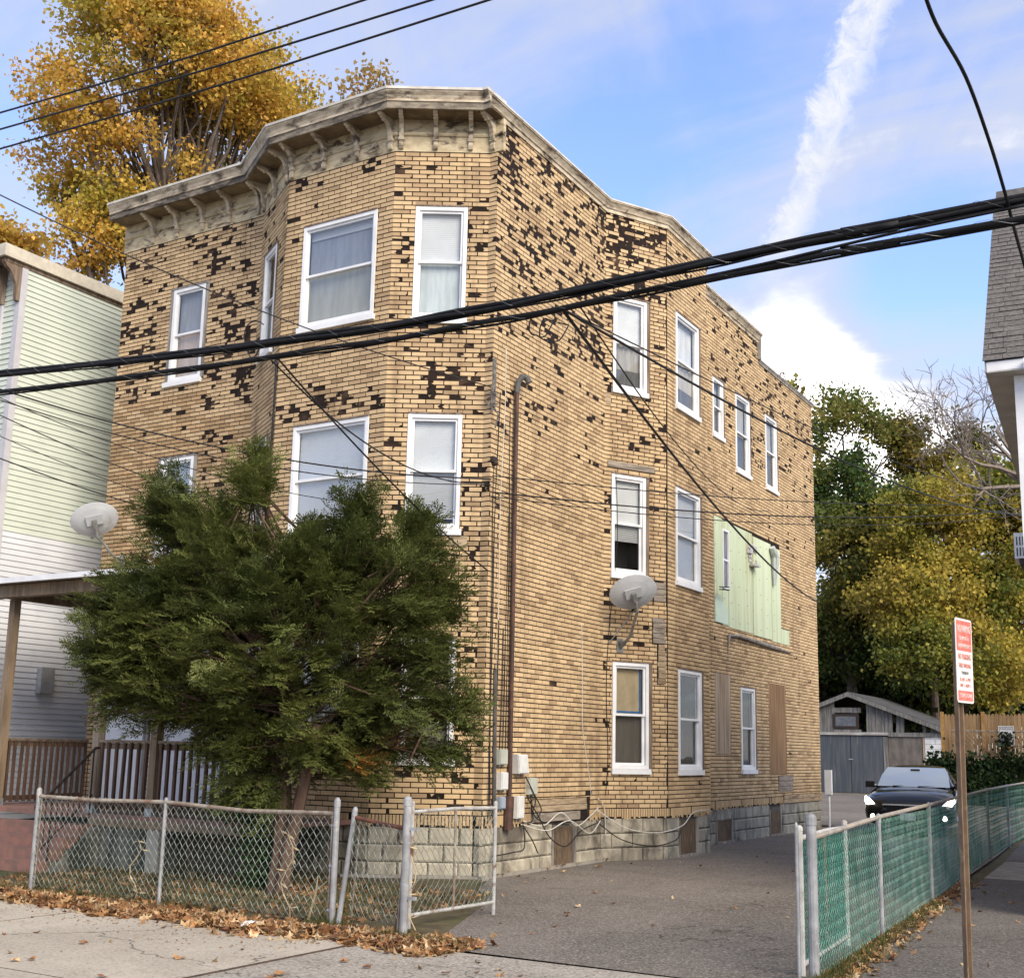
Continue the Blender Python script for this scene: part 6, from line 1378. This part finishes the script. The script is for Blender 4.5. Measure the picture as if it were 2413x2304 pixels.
# attachment hardware at the corner
b = MB(); w_ = WL['FG']
for i in range(8): p = w_.P(-.02+RNG.uniform(-.03, .1), 6.5+RNG.uniform(-.2, .45), .05); b.tube([p, p+RNG.normal(0, .07, 3)+np.array([0, -.06, -.08]), p+RNG.normal(0, .05, 3)+np.array([0, 0, -.22])], .011, 5)
b.obox(w_.P(.0, 6.35, .0), w_.t*.06, (0, 0, .7), w_.n*.03); o = b.build('cable_anchor', mat('weathered_cable', (.10, .09, .08), (.22, .20, .18), 20, .8), origin=tuple(w_.P(0, 6.5))); tag(o, 'frayed cable anchor high on the front corner of the house', 'cable anchor')
b = MB(); b.lathe(w_.P(.06, 5.55, .0), w_.n, [(0, .04), (.05, .04), (.09, .02), (.1, 0)], 8); b.obox(w_.P(.0, 5.56, .0), w_.t*.10, (0, 0, .08), w_.n*.05); o = b.build('wire_insulator', M_IRON, origin=tuple(w_.P(.05, 5.55))); tag(o, 'small dark wire insulator on the corner below the cable anchor', 'insulator')

# ================================================================== OVERHEAD LINES
def span(name, label, pix, Y, r, n=6, group=None, m=None, lash=0, strands=None, steps=7):
    pts = [at_y(u, v, Y) for u, v in pix]; a = pts[0]-(pts[1]-pts[0])/np.linalg.norm(pts[1]-pts[0])*14; z = pts[-1]+(pts[-1]-pts[-2])/np.linalg.norm(pts[-1]-pts[-2])*14
    P = [a]+pts+[z]; Q = []
    for i in range(1, len(P)-2):
        p0, p1, p2, p3 = P[i-1], P[i], P[i+1], P[i+2]
        for k in range(steps): t = k/steps; Q.append(.5*((2*p1)+(-p0+p2)*t+(2*p0-5*p1+4*p2-p3)*t*t+(-p0+3*p1-3*p2+p3)*t**3))
    Q = [a]+Q+[P[-2], z]; t = thing(name, tuple(Q[len(Q)//2]), label, 'cable', group)
    for k, (oy, oz, rr) in enumerate(strands or [(0, 0, r)]):
        b = MB(); b.tube([q+np.array([0, oy+.006*math.sin(i*.9+k), oz+.006*math.cos(i*.7+k*2)]) for i, q in enumerate(Q)], rr, n+2); o = b.build('cable', m or M_CABLE, t, smooth=True)
    if lash:
        b = MB(); tot = 0; path = []
        R0 = lash
        for i in range(len(Q)-1):
            L = np.linalg.norm(Q[i+1]-Q[i]); d = (Q[i+1]-Q[i])/L; e1 = unit(np.cross(d, (0, 0, 1.))); e2 = np.cross(d, e1); st = max(2, int(L/.07))
            for k in range(st): s_ = (tot+L*k/st)*1.5; path.append(Q[i]+d*L*k/st+(e1*math.cos(s_*9)+e2*math.sin(s_*9))*R0)
            tot += L
        b.tube(path, .0017, 3); b.build('lashing_wire', mat('lashing_steel', (.25, .25, .25), None, rough=.4, metal=.6), t)
    return t
M_CABLE = mat('cable_sheath', (.008, .008, .009), (.014, .014, .015), 8, .6, spec=.2)
span('cable_bundle', 'thick upper bundle of black cables crossing in front of the house', [(-30, 884), (300, 850), (600, 812), (900, 770), (1206, 716), (1500, 655), (1800, 590), (2113, 527), (2440, 462)], -5.5, .04, strands=[(0, .020, .023), (-.016, -.012, .020), (.02, -.016, .016), (.0, -.042, .009)], lash=.044)
span('lashed_cable', 'thick lower black cable crossing in front of the house', [(-30, 927), (300, 888), (600, 846), (900, 801), (1206, 748), (1500, 690), (1800, 630), (2113, 568), (2440, 508)], -5.5, .034, strands=[(0, .0, .024), (.018, -.022, .011)], lash=.031)
wire('crossing_cable', 'thin straight cable between the two thick cable runs', [at_y(u, v, -5.52) for u, v in ((1480, 690), (1800, 622), (2113, 548), (2420, 483))], .012, M_CABLE)
for i, pix in enumerate(([(-20, 272), (430, 140), (880, -8)], [(-20, 311), (500, 160), (1040, -8)], [(-20, 357), (575, 184), (1180, -10)])):
    span('power_line', ('uppermost of the three thin power lines across the golden tree', 'middle one of three thin power lines across the golden tree', 'lowest of the three thin power lines across the golden tree')[i], pix, -5.6, .011, group='power lines at upper left', m=M_WIRE)
wire('service_drop', 'black twisted cable hanging at upper right past the shingled roof', [at_depth(u, v, D) for u, v, D in ((2170, -40, 6.6), (2205, 55, 6.8), (2275, 180, 7.2), (2330, 330, 7.6), (2368, 455, 8.0), (2390, 540, 8.3), (2418, 640, 8.7), (2450, 760, 9))], .0115, M_CABLE)
FC = np.array([.02, -.04, 6.62]); FL = np.array([.04, -.03, 5.60])
# service wires: from the street line on the left to the corner of the house, and from the thick cable to the rear
def drop(label, p, q, sag, r=.008, **k):
    p, q = np.array(p, float), np.array(q, float); return wire('service_wire', label, [p+(q-p)*f-np.array([0, 0, 4*sag*f*(1-f)]) for f in np.linspace(0, 1, 7)], r, group='service wires across the house front', **k)
Lf = lambda u, v, Y=-5.3: at_y(u, v, Y)
drop('thin service wire from upper left edge across the front to the corner anchor', Lf(-40, 440), FC, .20, .009)
drop('service wire crossing below the thick cables toward the corner insulator', Lf(-40, 905), np.array([.05, -.05, 5.3]), .25, .011)
drop('doubled service wire crossing the second floor bay windows', Lf(-40, 930), np.array([.06, -.05, 5.22]), .28, .008)
drop('steep thin service wire crossing the left second floor window', Lf(-40, 960), at_y(1050, 1300, -.9), .25, .007)
drop('low thin service wire from the left edge into the yew', Lf(-40, 1065), at_y(760, 1290, -1.6), .12, .008)
drop('faint service wire high on the left clapboard wall', Lf(-40, 920), at_y(860, 1190, -.9), .2, .006)
drop('lowest faint service wire reaching the left satellite dish', Lf(-40, 1010, -4), at_y(640, 1250, -1.2), .10, .006)
dk = at_y(655, 845, -5.45)
drop('curving service wire from the thick cable to the bay window sill', dk, at_y(1150, 1345, -.8), .10, .010)
drop('second curving service wire from the thick cable to the corner', at_y(640, 850, -5.45), np.array([.0, -.06, 5.25]), .35, .009)
dm = at_y(1325, 728, -5.45)
drop('dark service wire slanting from the thick cable to the far rear corner', dm, np.array([.12, 14.9, 5.3]), .35, .016)
drop('service wire passing the side bay windows to the right edge', dm, at_depth(2420, 1212, 30), .45, .013)
drop('thin service wire fanning from the cable toward the rear trees', dm, at_depth(2430, 1170, 34), .35, .007)
drop('service wire looping from the thick cable past the third floor bay window', at_y(1360, 712, -5.45), np.array([.14, 11.2, 6.9]), .5, .008)
drop('level service wire from the corner across the side wall', np.array([.06, -.03, 5.35]), at_depth(2430, 1182, 32), .22, .009)
drop('lower level service wire pair across the side wall', np.array([.06, -.03, 5.12]), at_depth(2430, 1196, 30), .30, .012)
drop('service wire sagging across the lower side wall windows', np.array([.06, -.03, 5.06]), at_depth(2430, 1208, 30), .36, .008)
for i, (u, v) in enumerate(((1275, 790), (1305, 800))):
    c = at_y(u, v-20, -5.45); wire('cable_loop', ('small slack loop of wire below the thick cables', 'second slack wire loop hanging right of the first')[i], [c+np.array([.11*math.cos(a)*(1+.2*i), .03*math.sin(a*2), .09*math.sin(a)+.02*math.cos(a*3)]) for a in np.linspace(1.9, 7.6, 11)], .006)
c = at_y(600, 800, -5.3); wire('left_cable_loop', 'thin wire loop hanging over the narrow bay window', [c+np.array([.13*math.cos(a), .03*math.sin(a*2), .19*math.sin(a)]) for a in np.linspace(.9, 5.6, 11)], .006)
